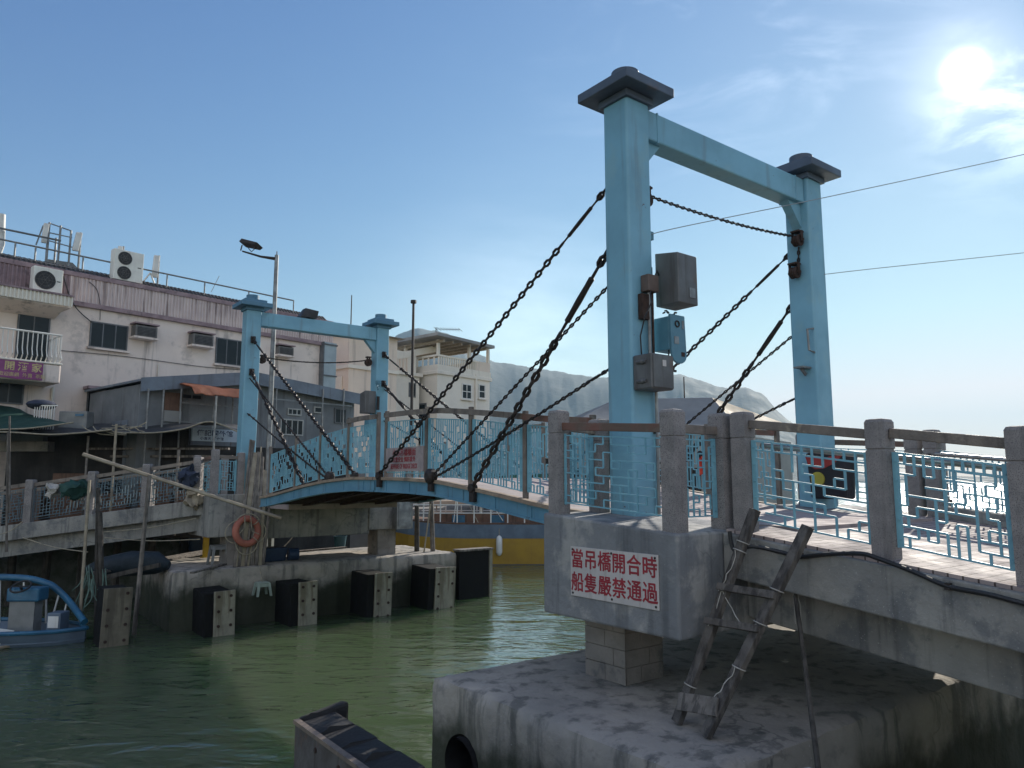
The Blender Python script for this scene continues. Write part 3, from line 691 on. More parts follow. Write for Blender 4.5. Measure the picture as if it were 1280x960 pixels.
# ---------------------------------------------------------------- chains
def chain_thing(label, f, p, q, pitch, wd, wire, tb=None, group=None, sag=0.0, ns=5, lug=True):
    p = f(p); q = f(q); t = thing('suspension_chain', label, 'chain', p, BR, group); d = q-p; n = d.normalized()
    segs = [(0, 1)]
    if tb:
        a, b, r = tb; segs = [(0, a), (b, 1)]
        A = p+d*a; B = p+d*b
        m = MB(); w = (b-a)*d.length
        m.tube([A, A+n*w*.16, A+n*w*.18, A+n*w*.30, A+n*w*.5, A+n*w*.72, A+n*w*.82, A+n*w*.84, B], [r*.45, r*.5, r*.95, r*.9, r*1.02, r*.9, r*.95, r*.5, r*.45], 8)
        for c in (A-n*.02, B+n*.02): m.link(c, n, n.orthogonal(), .16*min(1, r/.03), .085*min(1, r/.03)+.02, .014, 6)
        m.build('turnbuckle', CHAIN, t, smooth=True)
    for a, b in segs:
        MB().chain(p+d*a, p+d*b, pitch, wd, wire, sag*(b-a)**2, ns).build('chain_links', CHAIN, t, smooth=True)
    if lug:
        m = MB(); m.bb(q.x-.03, q.x+.04, q.y-.055, q.y+.055, q.z-.22, q.z+.01); m.cyl(q+Vector((-.05, 0, -.02)), q+Vector((.05, 0, -.02)), .065, 12)
        if group.startswith('hoist'): m.tube([q+Vector((-.09, 0, .02)), q+Vector((-.05, 0, .02)), q+Vector((.05, 0, .02)), q+Vector((.09, 0, .02))], [.06, .12, .12, .06], 14)
        m.build('anchor_lug', IRON, t, bevel=.008)
    return t
for f, who, far in ((near_left, 'left column of the near tower', 0), (near_right, 'right column of the near tower', 0), (far_left, 'left column of the far tower', 1), (far_right, 'right column of the far tower', 1)):
    qa, qb, qc, qd = (11.86, 8.96, 10.12, 10.02) if not far else (S_V-13.05, S_V-15.5, S_V-14.2, S_V-14.32)
    zq = lambda v: zl(S_V-v if far else v)
    lo = ' down to the bridge leaf'
    u0 = 6.37 if far else 6.30; v0 = 6.19
    chain_thing('uppermost long chain from the '+who+' to the leaf tip', f, (u0, v0, 7.36 if not far else 7.5), (6.2, qa, zq(qa)+.06), .105, .088, .0195, (.035, .15, .026), 'suspension chains of the drawbridge')
    chain_thing('heaviest chain with a thick turnbuckle on the '+who, f, (u0, v0, 6.58 if not far else 6.62), (6.2, qb, zq(qb)+.03), .13, .11, .026, (.07, .32, .042), 'suspension chains of the drawbridge')
    chain_thing('thin middle hoisting chain from the '+who+' to the leaf edge', f, (u0-.04, v0, 6.08 if not far else 6.45), (6.2, qc, zq(qc)+.05), .066, .052, .0125, None, 'hoisting chains of the drawbridge', 0, 4, lug=True)
    chain_thing('lowest thin chain from the '+who+' to the leaf edge', f, (u0-.05, v0, 5.06 if not far else 5.5), (6.2, qd, zq(qd)+.05), .066, .052, .0125, (.03, .09, .02), 'hoisting chains of the drawbridge', .03, 4, lug=False)

def pulley(label, c, ax, r=.10, hang=None):
    t = thing('chain_pulley', label, 'pulley', c, BR, 'chain pulleys on the towers'); c = Vector(c); ax = Vector(ax)
    m = MB().tube([c-ax*.055, c-ax*.05, c-ax*.02, c, c+ax*.02, c+ax*.05, c+ax*.055], [r*.6, r, r, r*.8, r, r, r*.6], 18); m.build('sheave', RIRON, t, smooth=True)
    m = MB(); m.bar(c-ax*.075+Vector((0, 0, -r*.4)), c-ax*.075+Vector((0, 0, r*1.6)), .05, .016, ax); m.bar(c+ax*.075+Vector((0, 0, -r*.4)), c+ax*.075+Vector((0, 0, r*1.6)), .05, .016, ax)
    m.cyl(c-ax*.1, c+ax*.1, .022, 8); m.bb(c.x-.07, c.x+.07, c.y-.07, c.y+.07, c.z+r*1.35, c.z+r*1.62); m.build('pulley_bracket', RIRON, t)
    return t
pulley('dark pulley on the inner face of the near left column, below the cross head', (6.70, 5.97, 7.20), (0, 1, 0), .10)
pulley('upper reddish pulley on the inner face of the near right column', (10.03, 5.92, 7.34), (0, 1, 0), .09)
pulley('lower dark pulley on the near right column above the heavy chain', (10.04, 6.0, 6.86), (0, 1, 0), .09)
pulley('dark pulley on the inner face of the far right column', (10.02, 20.02, 7.25), (0, 1, 0), .11)
pulley('small dark pulley on the inner face of the far left column', (6.83, 20.02, 7.0), (0, 1, 0), .09)
def cross_chain(label, p, q, sag):
    t = thing('lifting_chain', label, 'chain', p, BR); MB().chain(p, q, .058, .05, .012, sag, 4).build('chain_links', CHAIN, t, smooth=True)
cross_chain('thin chain sagging between the two columns of the near tower', (6.82, 5.97, 7.27), (9.95, 5.95, 7.40), .05)
cross_chain('thin chain stretched between the two columns of the far tower', (6.93, 20.0, 7.08), (9.92, 20.0, 7.30), .10)
cross_chain('short chain hanging between the two pulleys of the near right column', (10.105, 5.95, 7.26), (10.115, 5.98, 6.92), 0)
t = thing('hook_bracket', 'small pale steel handle bracket on the near right column', 'bracket', (10.06, 5.8, 5.62), BR)
MB().tube([(10.13, 5.80, 5.62), (9.99, 5.80, 5.64), (9.97, 5.80, 5.95), (10.13, 5.80, 5.98)], .017, 6).build('handle', GALV, t)
t = thing('mounting_lug', 'flat steel lug with a bolt low on the near right column', 'bracket', (10.03, 5.9, 5.4), BR)
MB().bb(9.91, 10.13, 5.86, 6.02, 5.385, 5.41).bar((10.11, 5.94, 5.3), (9.99, 5.94, 5.38), .02, .05).build('plate', GALV, t)
for f, side, z in ((far_left, 'left', 6.62), (far_left, 'left', 7.5), (far_right, 'right', 6.62), (far_right, 'right', 7.5)):
    c = f((6.37, 6.19, z)); m = MB().bb(c.x-.06, c.x+.06, c.y-.04, c.y+.03, c.z-.09, c.z+.09).torus(c+Vector((0, -.05, 0)), (1, 0, 0), .055, .02, 14, 6)
    tag(m.build('chain_lug', IRON, fr=BR), ('upper' if z > 7 else 'lower')+' black chain lug on the '+side+' column of the far tower', 'bracket', 'chain lugs on the far tower')

# ---------------------------------------------------------------- hoists and boxes on the towers
def hoist(f, where, full):
    t = thing('hoist_cover', 'grey sheet metal hoist cover '+where, 'hoist cover', f((6.85, 5.6, 5.80)), BR)
    m = MB().ext([(6.66, 5.45, 5.80), (6.66, 5.45, 6.40), (6.66, 5.80, 6.46), (6.66, 5.80, 5.80)], (.35, 0, 0)); mapped(m, f).build('cover', BOXG, t, bevel=.012)
    m = MB().bb(6.85, 6.955, 5.443, 5.451, 5.88, 6.0); mapped(m, f).build('access_plate', GALV, t)
    m = MB().bb(6.59, 6.66, 5.84, 5.90, 5.9, 6.3); mapped(m, f).build('bracket', IRON, t)
    t = thing('chain_hoist', 'light blue electric chain hoist hanging '+where, 'hoist', f((6.78, 5.6, 5.1)), BR)
    pr = []
    for i in range(9): a = math.pi*i/8; pr.append((6.79+.13*math.cos(a+math.pi), 5.57, 5.20+.10*math.sin(a+math.pi)))
    m = MB().ext([(6.64, 5.57, 5.68), (6.66, 5.57, 5.20)]+pr[1:-1]+[(6.92, 5.57, 5.20), (6.90, 5.57, 5.68)], (0, .03, 0)); mapped(m, f).build('front_cover', HOISTB, t, bevel=.006)
    m = MB().bb(6.65, 6.90, 5.602, 5.84, 5.26, 5.66); mapped(m, f).build('body', HOISTB, t, bevel=.01)
    if full:
        m = MB().bb(6.70, 6.78, 5.565, 5.571, 5.33, 5.42).bb(6.845, 6.875, 5.565, 5.571, 5.52, 5.62); mapped(m, f).build('rating_plate', GALV, t)
        m = MB().bb(6.82, 6.88, 5.565, 5.571, 5.19, 5.24); mapped(m, f).build('label_plate', RIRON, t)
        m = MB().torus((6.755, 5.562, 5.57), (0, 1, 0), .035, .008, 16, 6); mapped(m, f).build('dial', IRON, t)
        m = MB()
        for i in range(7): m.link(f((6.66+.035*i, 5.68, 5.71+.03*math.sin(i*1.3))), (1, .2, .5*math.cos(i*1.3)), (0, 1, 0), .055, .036, .009)
        m.build('chain_heap', CHAIN, t)
    t = thing('hoist_hook', 'blue hook and shackle above the grey hoist cover '+where, 'hook', f((6.66, 5.9, 6.5)), BR)
    m = MB().bb(6.61, 6.72, 5.86, 5.98, 6.66, 6.76).torus((6.66, 5.92, 6.62), (0, 1, 0), .05, .017, 16, 6).torus((6.67, 5.92, 6.53), (1, 0, 0), .042, .015, 16, 6); mapped(m, f).build('shackle', HOISTB, t)
hoist(near_left, 'on the near tower', True)
hoist(lambda p: Vector((16.79-p[0], S_V-p[1]-.5, p[2]-.10)), 'on the far tower', False)
t = thing('junction_box', 'large grey metal junction box on the near left column', 'junction box', (6.4, 5.6, 4.76), BR)
MB().bb(6.20, 6.56, 5.48, 5.765, 4.76, 5.16).build('box', BOXG, t, bevel=.018)
MB().bb(6.215, 6.548, 5.464, 5.478, 4.775, 5.145).build('door', BOXG, t, bevel=.006)
m = MB().cyl((6.555, 5.465, 4.98), (6.58, 5.455, 4.98), .014, 8); m.build('latch', IRON, t)
m = MB()
for z in (4.85, 5.07): m.ball((6.19, 5.62, z), .03).cyl((6.19, 5.70, z), (6.19, 5.56, z), .02, 8)
m.build('hinge', BOXG, t)
t = thing('switch_box', 'small brown switch box above the conduits on the near left column', 'switch box', (6.5, 5.72, 5.95), BR)
MB().bb(6.36, 6.54, 5.64, 5.765, 5.93, 6.13).build('box', surf('switch_box_brown', (.12, .085, .07), None, 4, .6), t, bevel=.01)
MB().bb(6.31, 6.43, 5.70, 5.766, 5.60, 5.90).build('back_plate', RIRON, t)
t = thing('conduit', 'grey conduit pipes running down the near left column', 'pipe', (6.5, 5.72, 3.3), BR)
MB().cyl((6.44, 5.715, 5.16), (6.44, 5.715, 5.93), .019, 8).build('pipe', GALV, t, smooth=True)
MB().cyl((6.50, 5.715, 5.16), (6.50, 5.715, 5.93), .016, 8).build('pipe', RIRON, t, smooth=True)
MB().cyl((6.545, 5.73, 3.3), (6.545, 5.73, 4.76), .019, 8).build('pipe', GALV, t, smooth=True)
MB().bb(6.52, 6.57, 5.74, 5.766, 4.28, 4.32).build('clip', IRON, t)

t = thing('hoist_cable', 'thin black cables looping between the boxes of the near left column', 'cable', (6.5, 5.7, 5.2), BR)
for pts in ([(6.50, 5.68, 5.15), (6.60, 5.60, 5.10), (6.66, 5.62, 5.22), (6.70, 5.66, 5.30)], [(6.40, 5.66, 5.93), (6.36, 5.60, 5.78), (6.30, 5.66, 5.60), (6.31, 5.74, 5.40), (6.33, 5.745, 5.16)], [(6.53, 5.70, 6.12), (6.60, 5.72, 6.22), (6.66, 5.74, 6.18)]):
    m = MB(); q = [Vector(p) for p in pts]; m.tube([q[0].lerp(q[1], .0)]+[x for a, b in zip(q, q[1:]) for x in (a.lerp(b, .5), b)], .009, 6); m.build('cable', CABLE, t, smooth=True)
t = thing('warning_label', 'small pale label stuck on the door of the large junction box', 'label', (6.38, 5.46, 5.0), BR)
MB().bb(6.36, 6.42, 5.4605, 5.4635, 5.02, 5.09).build('sticker', SIGNW, t)
# ---------------------------------------------------------------- granite posts and railings round the tower bays
def bay_railing(f, label, zf):
    t = thing('bay_railing', label, 'railing', f((5.9, 5.5, 3.3)), BR)
    pts = {'a': (5.52, 4.64, 3.26), 'b': (5.52, 6.28, 3.37), 'c': (6.16, 6.30, 3.34), 'd': (6.25, 4.64, 3.26)}
    for k, (x, y, z) in pts.items(): mapped(granite_post(x, y, z, 1.16 if k in 'abd' else 1.12), f).build('stone_post', GRAN, t)
    for p, q, nx, fr_ in (('a', 'b', 12, 0), ('b', 'c', 6, 1), ('d', 'a', 6, 1)):
        A = Vector(pts[p]); B = Vector(pts[q]); d = (B-A).normalized(); A2 = A+d*.09; B2 = B-d*.09
        m = MB().bar(A+d*.08+Vector((0, 0, .98)), B-d*.08+Vector((0, 0, .98)), .055, .085); mapped(m, f).build('handrail', WOODRED if p == 'a' else WOODR, t, bevel=.005)
        m = MB(); fret(m, A2+d*.02, B2-d*.02, .14, .88, nx, 9 if p == 'a' else 11, ord(p)+3, .013, .55 if p == 'a' else .85, .5)
        if fr_: flat_frame(m, A2, B2, .13, .89, .06)
        else: flat_frame(m, A2, B2, .13, .89, .028)
        mapped(m, f).build('railing_panel', BLUE_RAIL, t)
bay_railing(near_left, 'granite posted railing round the foot of the near left column', 0)
bay_railing(near_right, 'granite posted railing round the foot of the near right column', 0)
bay_railing(far_left, 'granite posted railing round the foot of the far left column', 0)
bay_railing(far_right, 'granite posted railing round the foot of the far right column', 0)

# ---------------------------------------------------------------- approach on our side
def paver_mat():
    mt = surf('block_pavers', (.36, .29, .27), (.27, .225, .215), 2.5, .85, bump=0); nt = mt.node_tree; N = nt.nodes; L = nt.links; bs = N['Principled BSDF']
    src = bs.inputs['Base Color'].links[0].from_socket; b = N.new('ShaderNodeTexBrick'); tc = N.new('ShaderNodeTexCoord'); L.new(tc.outputs['Object'], b.inputs[0])
    b.inputs['Scale'].default_value = 1; b.inputs['Brick Width'].default_value = .21; b.inputs['Row Height'].default_value = .105; b.inputs['Mortar Size'].default_value = .007
    b.inputs['Color1'].default_value = (1, 1, 1, 1); b.inputs['Color2'].default_value = (.8, .8, .8, 1); b.inputs['Mortar'].default_value = (.2, .18, .17, 1)
    x = N.new('ShaderNodeMix'); x.data_type = 'RGBA'; x.blend_type = 'MULTIPLY'; x.inputs[0].default_value = 1; L.new(src, x.inputs[6]); L.new(b.outputs[0], x.inputs[7]); L.new(x.outputs[2], bs.inputs['Base Color'])
    bp = N.new('ShaderNodeBump'); bp.inputs['Strength'].default_value = .5; bp.inputs['Distance'].default_value = .01; bp.invert = True; L.new(b.outputs['Fac'], bp.inputs['Height']); L.new(bp.outputs[0], bs.inputs['Normal'])
    return mt
PAVERS = paver_mat()
t = thing('approach_span', 'sloping concrete approach span on the right with stone posts above', 'bridge', (8.3, 2, 2.4), BR)
V1, V0 = 4.515, -5.0
def span(m, u0, u1, top, bot): return m.ext([(u0, V1, za(V1)+top), (u0, V0, za(V0)+top), (u0, V0, za(V0)+bot), (u0, V1, za(V1)+bot)], (u1-u0, 0, 0))
span(MB(), 6.06, 10.68, -.03, -.44).build('deck_slab', CONC, t, bevel=.015)
span(MB(), 6.42, 6.85, -.44, -.86).build('girder', CONC, t, bevel=.015)
span(MB(), 9.88, 10.33, -.44, -.86).build('girder', CONC, t, bevel=.015)
span(MB(), 6.12, 10.63, 0, -.029).build('pavement', PAVERS, t)
# short fill between the seat and the span on its inner side
def rail_line(label, u, vs, inner, name='approach_railing', kerb=False):
    t = thing(name, label, 'railing', (u, vs[0], za(vs[0])), BR)
    for v in vs: granite_post(u, v, za(v)-.02, 1.17).build('stone_post', GRAN, t)
    for i, (a, b) in enumerate(zip(vs, vs[1:])):
        A = Vector((u, a-.09, za(a))); B = Vector((u, b+.09, za(b)))
        m = MB().bar(A+Vector((0, 0, 1.025)), B+Vector((0, 0, 1.025)), .06, .085); m.build('handrail', WOODR, t, bevel=.008)
        m = MB(); fret(m, A+Vector((0, -.03, 0)), B+Vector((0, .03, 0)), .10, .86, 11, 9, 40+i+int(u*7), .016, .56, .6, True); flat_frame(m, A, B, .10, .86, .05)
        m.build('railing_panel', BLUE_RAIL, t)
    s = 1 if inner > u else -1
    m = MB().tube([(inner, vs[0]-.1, za(vs[0])+.82), (inner, vs[-1], za(vs[-1])+.82)], .027, 10); m.build('grab_rail', STEEL, t, smooth=True)
    m = MB()
    for v in vs: m.bar((u+s*.08, v-.0, za(v)+.82), (inner, v, za(v)+.82), .03, .012)
    m.build('rail_bracket', IRON, t)
    s = .12
    MB().ext([(u-s, vs[0], za(vs[0])-.005), (u-s, vs[-1], za(vs[-1])-.005), (u-s, vs[-1], za(vs[-1])+.15), (u-s, vs[0], za(vs[0])+.15)], (2*s, 0, 0)).build('kerb', CONC, t, bevel=.01) if kerb else None
rail_line('near railing of the approach, stone posts with blue fretwork panels', 6.30, [4.41, 3.06, 2.02, .9, -.3, -1.5], 6.46)
rail_line('opposite railing of the approach, against the bright sea', 10.53, [4.42, 3.38, 2.3, 1.2, 0.1, -1.0], 10.37, kerb=True)
# ================================================================== THINGS ON THE NEAR PIER
def P(fr, axis, val, x, y): return on(fr, axis, val, x, y)
def fz(z, x, y, fr=BR): return on(fr, 2, z, x, y)
# ladder
a0 = fz(PZ+.02, 846, 903); b0 = fz(PZ+.02, 882, 920); a1 = P(BR, 0, 5.98, 944, 637); b1 = P(BR, 0, 5.98, 1010, 658)
t = thing('wooden_ladder', 'crooked grey wooden ladder leaning against the approach span', 'ladder', (a0+b0)/2, BR)
n_ = (b0-a0).cross(a1-a0).normalized()
MB().bar(a0, a1, .10, .06, n_).build('rail', WOODL, t, bevel=.006); MB().bar(b0, b1, .10, .06, n_).build('rail', WOODL, t, bevel=.006)
la = lambda k: a0.lerp(a1, k); lb = lambda k: b0.lerp(b1, k); off = n_*(-.045 if n_.dot(a0-Vector((0, 0, EYE))) > 0 else .045)
for i, (ka, kb, w, h) in enumerate(((.46, .50, .06, .05), (.62, .66, .065, .055))):
    A = la(ka)+off; B = lb(kb)+off; d = (B-A).normalized()*.05; MB().bar(A-d, B+d, w, h, n_).build('rung', WOODL, t, bevel=.005)
A = la(.09)+off; B = lb(.13)+off; MB().bar(A-(B-A)*.06, B+(B-A)*.06, .15, .022, n_).build('foot_board', WOOD, t, bevel=.004)
m = MB(); rn = random.Random(5)
for L_, ks in ((la, (.17, .47, .63, .80, .84)), (lb, (.32, .53, .69))):
    for k in ks: MB().torus(L_(k), (a1-a0), .066, .0055, 14, 5, 1.0, .9).build('twine_binding', TWINE, t)
for (s_, e_, sg) in ((la(.63)+off, la(.44)+off, .05), (la(.80)+off, la(.60)+off*1.5, .04), (la(.62)+off, lb(.52)+off, .14), (lb(.32)+off, lb(.17)+off*2, .02)):
    MB().tube([s_.lerp(e_, i/8)+Vector((rn.uniform(-.012, .012), rn.uniform(-.012, .012), -sg*4*(i/8)*(1-i/8))) for i in range(9)], .0045, 5).build('twine', TWINE, t)
# bamboo stick
p0 = P(BR, 0, 6.30, 988, 700); p1 = fz(PZ+.01, 1023, 962)
t = thing('wooden_pole', 'thin dark wooden pole leaning beside the ladder', 'pole', p1, BR)
MB().tube([p1, p1.lerp(p0, .5)+Vector((.01, 0, 0)), p0], [.022, .02, .018], 8).build('shaft', WOODD, t, smooth=True)
q = p1.lerp(p0, .82); m = MB().torus(q, p0-p1, .024, .005, 12, 5); m.build('twine_knot', TWINE, t)
for s_ in (-1, 1): MB().tube([q+Vector((s_*.02, 0, 0)), q+Vector((s_*.05, -.02, -.12)), q+Vector((s_*.045, -.02, -.27))], .004, 5).build('twine', TWINE, t)
# cable along the span
pts = [P(BR, 0, 6.03 if x > 940 else 5.9, x, y) for x, y in ((912, 664), (918, 688), (940, 683), (975, 690), (1000, 696), (1030, 693), (1075, 692), (1100, 699), (1140, 714), (1185, 733), (1235, 743), (1290, 757), (1330, 762))]
t = thing('power_cable', 'thick black cable sagging along the side of the approach span', 'cable', pts[0], BR)
def smooth_path(pts, k=6):
    out = []; n = len(pts); P_ = [Vector(p) for p in pts]
    for i in range(n-1):
        p0, p1, p2, p3 = P_[max(0, i-1)], P_[i], P_[i+1], P_[min(n-1, i+2)]
        for j in range(k):
            s = j/k; out.append(.5*((2*p1)+(p2-p0)*s+(2*p0-5*p1+4*p2-p3)*s*s+(3*p1-p0-3*p2+p3)*s**3))
    return out+[P_[-1]]
MB().tube(smooth_path(pts), .019, 8).build('sheath', CABLE, t, smooth=True)
for x, y in ((1000, 695), (1185, 733)):
    c = P(BR, 0, 6.035, x, y); MB().bb(c.x-.02, c.x+.025, c.y-.02, c.y+.02, c.z-.025, c.z+.025).build('cable_clip', IRON, t)
# litter on the pier
m = MB(); c = fz(PZ+.015, 981, 826)
m.torus(c, (0, .1, 1), .05, .008, 14, 5, 1.3, .8); tag(m.build('rope_loop', TWINE, fr=BR), 'small loop of pale string lying on the pier under the span', 'string')
m = MB(); c = fz(PZ+.015, 872, 838); m.tube([c+Vector((-.12, 0, 0)), c+Vector((0, .03, .01)), c+Vector((.1, -.01, 0)), c+Vector((.2, .04, 0))], .012, 6); tag(m.build('driftwood_stick', WOODD, fr=BR), 'short dark stick lying by the stone pedestal', 'stick')
# dark bag on the far railing
c = P(BR, 0, 10.12, 1040, 597)
t = thing('shoulder_bag', 'black bag with red lining and a yellow round badge hung on the opposite railing', 'bag', c, BR)
m = MB()
prof = [(.27, -.30), (.30, -.28), (.31, -.1), (.33, .16), (.36, .30), (.34, .305), (.30, .20), (.27, -.05)]
vs = []; fs = []; n = 20
for r, z in prof:
    for j in range(n):
        a_ = 2*math.pi*j/n; vs.append(c+Vector((.13*r/.3*math.copysign(abs(math.cos(a_))**.6, math.cos(a_)), r*math.copysign(abs(math.sin(a_))**.6, math.sin(a_)), z-.07*(1 if z > .25 else 0)*math.cos(a_))))
for i in range(len(prof)-1):
    for j in range(n): j2 = (j+1) % n; fs.append((i*n+j, i*n+j2, i*n+n+j2, i*n+n+j))
fs.append(tuple(range(n))[::-1]); m.add(vs, fs).build('body', BAGK, t, smooth=True)
MB().ext([(c.x-.15, c.y+.31, c.z+.30), (c.x-.15, c.y-.24, c.z+.30), (c.x-.15, c.y-.13, c.z+.20), (c.x-.15, c.y+.03, c.z+.13), (c.x-.15, c.y+.17, c.z+.12), (c.x-.15, c.y+.27, c.z+.19)], (.03, 0, 0)).build('lining', BAGR, t)
MB().cyl((c.x-.165, c.y+.13, c.z-.02), (c.x-.135, c.y+.13, c.z-.02), .10, 24).build('badge', surf('badge_yellow', (.42, .37, .05), (.34, .29, .04), 5, .5, bump=.05), t)
MB().tube([(c.x, c.y-.3, c.z+.25), (c.x+.1, c.y-.2, c.z+.36), (c.x+.1, c.y+.2, c.z+.36), (c.x, c.y+.3, c.z+.25)], .018, 6).build('strap', BAGK, t)
# ================================================================== FENDER IN THE FOREGROUND, AT THE QUAY EDGE
def fender_local(label, o, ux, uy, w, h, depth, fr, plate_mat, body_w=None):
    pass
zt = 1.86
A = fz(zt, 374, 900, WD); Bq = fz(zt, 470, 968, WD); d = (Bq-A).normalized(); nrm = Vector((-d.y, d.x, 0)); 
if nrm.y < 0: nrm = -nrm
e = A+d*1.9
t = thing('quay_fender', 'black rubber quay fender with a rusty facing panel in the foreground', 'fender', (A.x, A.y, .2), WD)
m = MB()
for i in range(4):
    a_ = A+d*(.004+.42*i); b_ = A+d*(.42*(i+1)-.004); m.ext([a_, b_, b_-nrm*.035, a_-nrm*.035], (0, 0, -1.9))
m.build('facing_panel', RUSTP, t, bevel=.006)
m = MB(); m.ext([A+Vector((0, 0, .012)), e+Vector((0, 0, .012)), e-nrm*.05+Vector((0, 0, .012)), A-nrm*.05+Vector((0, 0, .012))], (0, 0, -.03)); m.build('top_strip', surf('scuffed_edge', (.20, .15, .11), (.11, .09, .08), 8, .7, bump=.4), t)
m = MB(); rn = random.Random(9); k = 5; tops = []
for i in range(k):
    a_ = A+nrm*.0+d*(.02+1.86*i/k); b_ = A+d*(.02+1.86*(i+1)/k); hh = .02+rn.uniform(-.012, .012); ww = .30+rn.uniform(-.015, .015)
    m.ext([a_+Vector((0, 0, hh-.03)), b_+Vector((0, 0, hh-.03)), b_+nrm*ww*.3+Vector((0, 0, hh+.012)), b_+nrm*ww+Vector((0, 0, hh)), a_+nrm*ww+Vector((0, 0, hh)), a_+nrm*ww*.3+Vector((0, 0, hh+.012))], (0, 0, -1.2))
m.build('rubber_body', RUBBER, t, bevel=.012)
m = MB(); a_ = A+d*.0
m.ext([a_-d*.12+nrm*.02+Vector((0, 0, -.02)), a_+d*.02+nrm*.02+Vector((0, 0, .03)), a_+d*.02+nrm*.42+Vector((0, 0, .08)), a_-d*.12+nrm*.42+Vector((0, 0, .06))], (0, 0, -1.5)); m.build('end_block', RUBBER, t, bevel=.03)
m = MB()
for s_ in (.44, .86):
    m.cyl(A+d*s_-nrm*.045+Vector((0, 0, -.1)), A+d*s_-nrm*.03+Vector((0, 0, -.1)), .02, 8)
m.build('bolts', RIRON, t)

# ================================================================== FAR PIER: fenders and clutter
def fender(label, x0, x1, yt, yb, vface, mt=None, fr=BR, grp='steel faced fenders along the far pier'):
    a = P(BR, 1, vface, x0, yt); b = P(BR, 1, vface, x1, yt); u0, u1, z1 = a.x, b.x, (a.z+b.z)/2
    t = thing('pier_fender', label, 'fender', ((u0+u1)/2, vface, -.8), BR, grp)
    MB().bb(u0, u1, vface, vface+.05, -.9, z1).build('face_plate', mt or PLATE, t, bevel=.006)
    MB().bb(u0-(.0 if mt else .2), u1-.05, vface+.05, 19.07, -.9, z1-.03).build('rubber_body', BLACKR, t, bevel=.02)  # body widened past the plate to stand in for the shadowed recess
    rq = random.Random(int(x0))
    for k in range(4):
        for s_ in (u0+.1, u1-.1):
          if rq.random() < .86: MB().cyl((s_, vface+.002, z1-.12-.33*k), (s_, vface-.022, z1-.12-.33*k), .035, 8).build('bolt', RIRON, t)
    t.rotation_euler = (R(rq.uniform(-2, 2)), R(rq.uniform(-2.2, 2.2)), BR.a+R(rq.uniform(-3, 3))); return t
VF = 18.0
fender('beige plate fender at the left end of the far pier, left of the green stool', 271, 297, 738, 790, VF)
fender('beige plate fender just right of the hanging green stool', 376, 399, 727, 772, VF)
fender('beige plate fender in front of the far stone pedestal', 468, 489, 716, 765, VF)
fender('rightmost beige plate fender at the corner of the far pier', 542, 566, 709, 752, VF)
t = fender('brown plate fender standing apart in the water left of the far pier', 128, 164, 735, 790, 18.3, PLATED)
# dark end wall
t = thing('end_wall', 'dark steel end wall beside the far pier with a pale scuffed edge', 'fender', (13.2, 18.9, -1), BR)
a = P(BR, 1, 18.9, 571, 690); b = P(BR, 1, 18.9, 615, 692)
MB().bb(12.62, b.x-.12, 18.9, 19.2, -1, a.z).build('wall_plate', BLACKR, t, bevel=.01)
MB().bb(b.x-.12, b.x, 18.86, 19.2, -1, a.z).build('edge_post', PLATE, t, bevel=.01)
MB().bb(12.6, b.x+.02, 18.84, 19.24, a.z, a.z+.06).build('cap_strip', WOOD, t, bevel=.01)
# lifebuoy
c = P(BR, 1, 19.2, 308.5, 664)
t = thing('lifebuoy', 'faded orange lifebuoy with loose grab lines hanging in front of the far concrete seat', 'lifebuoy', c, BR)
nv = (.25, -1, .12)
MB().torus(c, nv, .315, .085, 36, 12).build('ring', ORANGE, t, smooth=True)
m = MB()
for i in range(4):
    a0_ = math.pi/4+i*math.pi/2; pts = []
    for j in range(9):
        a_ = a0_+math.pi/2*j/8; r_ = .40+.07*math.sin(math.pi*j/8)+(.08 if 1 <= i <= 2 else 0)*math.sin(math.pi*j/8)
        pts.append(c+Vector((math.cos(a_)*r_, -.05-.25*.0, math.sin(a_)*r_-.03*math.sin(math.pi*j/8))))
    m.tube(pts, .014, 6)
m.tube([c+Vector((-.1, -.09, .38)), c+Vector((-.08, -.1, .1)), c+Vector((-.22, -.1, -.05))], .012, 6); m.tube([c+Vector((.05, -.09, .38)), c+Vector((.1, -.1, 0)), c+Vector((.28, -.1, -.08))], .012, 6)
m.build('grab_line', ROPE, t, smooth=True)
m = MB()
for i in range(4): a_ = math.pi/4+i*math.pi/2; m.torus(c+Vector((math.cos(a_)*.315, 0, math.sin(a_)*.315)), (-math.sin(a_), 0, math.cos(a_)), .089, .012, 14, 6)
m.build('band', ROPE, t)
# bundle of poles leaning on the far seat
rn = random.Random(2)
for i in range(11):
    x0 = 292+i*3.6+rn.uniform(-1, 1); x1 = 312+i*2.6+rn.uniform(-6, 6); y1 = 548+rn.uniform(0, 45); 
    p0 = P(BR, 1, 19.16+.02*(i % 4), x0, 705); p0 = Vector((p0.x, p0.y, PZ)); p1 = P(BR, 1, 19.52, x1, y1)
    w = rn.choice((.05, .06, .09)); t = MB()
    if i % 3: t.tube([p0, p0.lerp(p1, .5), p1], [w*.5, w*.45, w*.4], 7)
    else: t.bar(p0, p1, w*1.4, w*.5, (0, 1, 0))
    tag(t.build('wooden_pole', (WOOD, BAMBOO, WOOD, BAMBOO)[i % 4], fr=BR, origin=p0), 'old pole or batten in the bundle leaning behind the lifebuoy', 'pole', 'bundle of poles behind the lifebuoy')
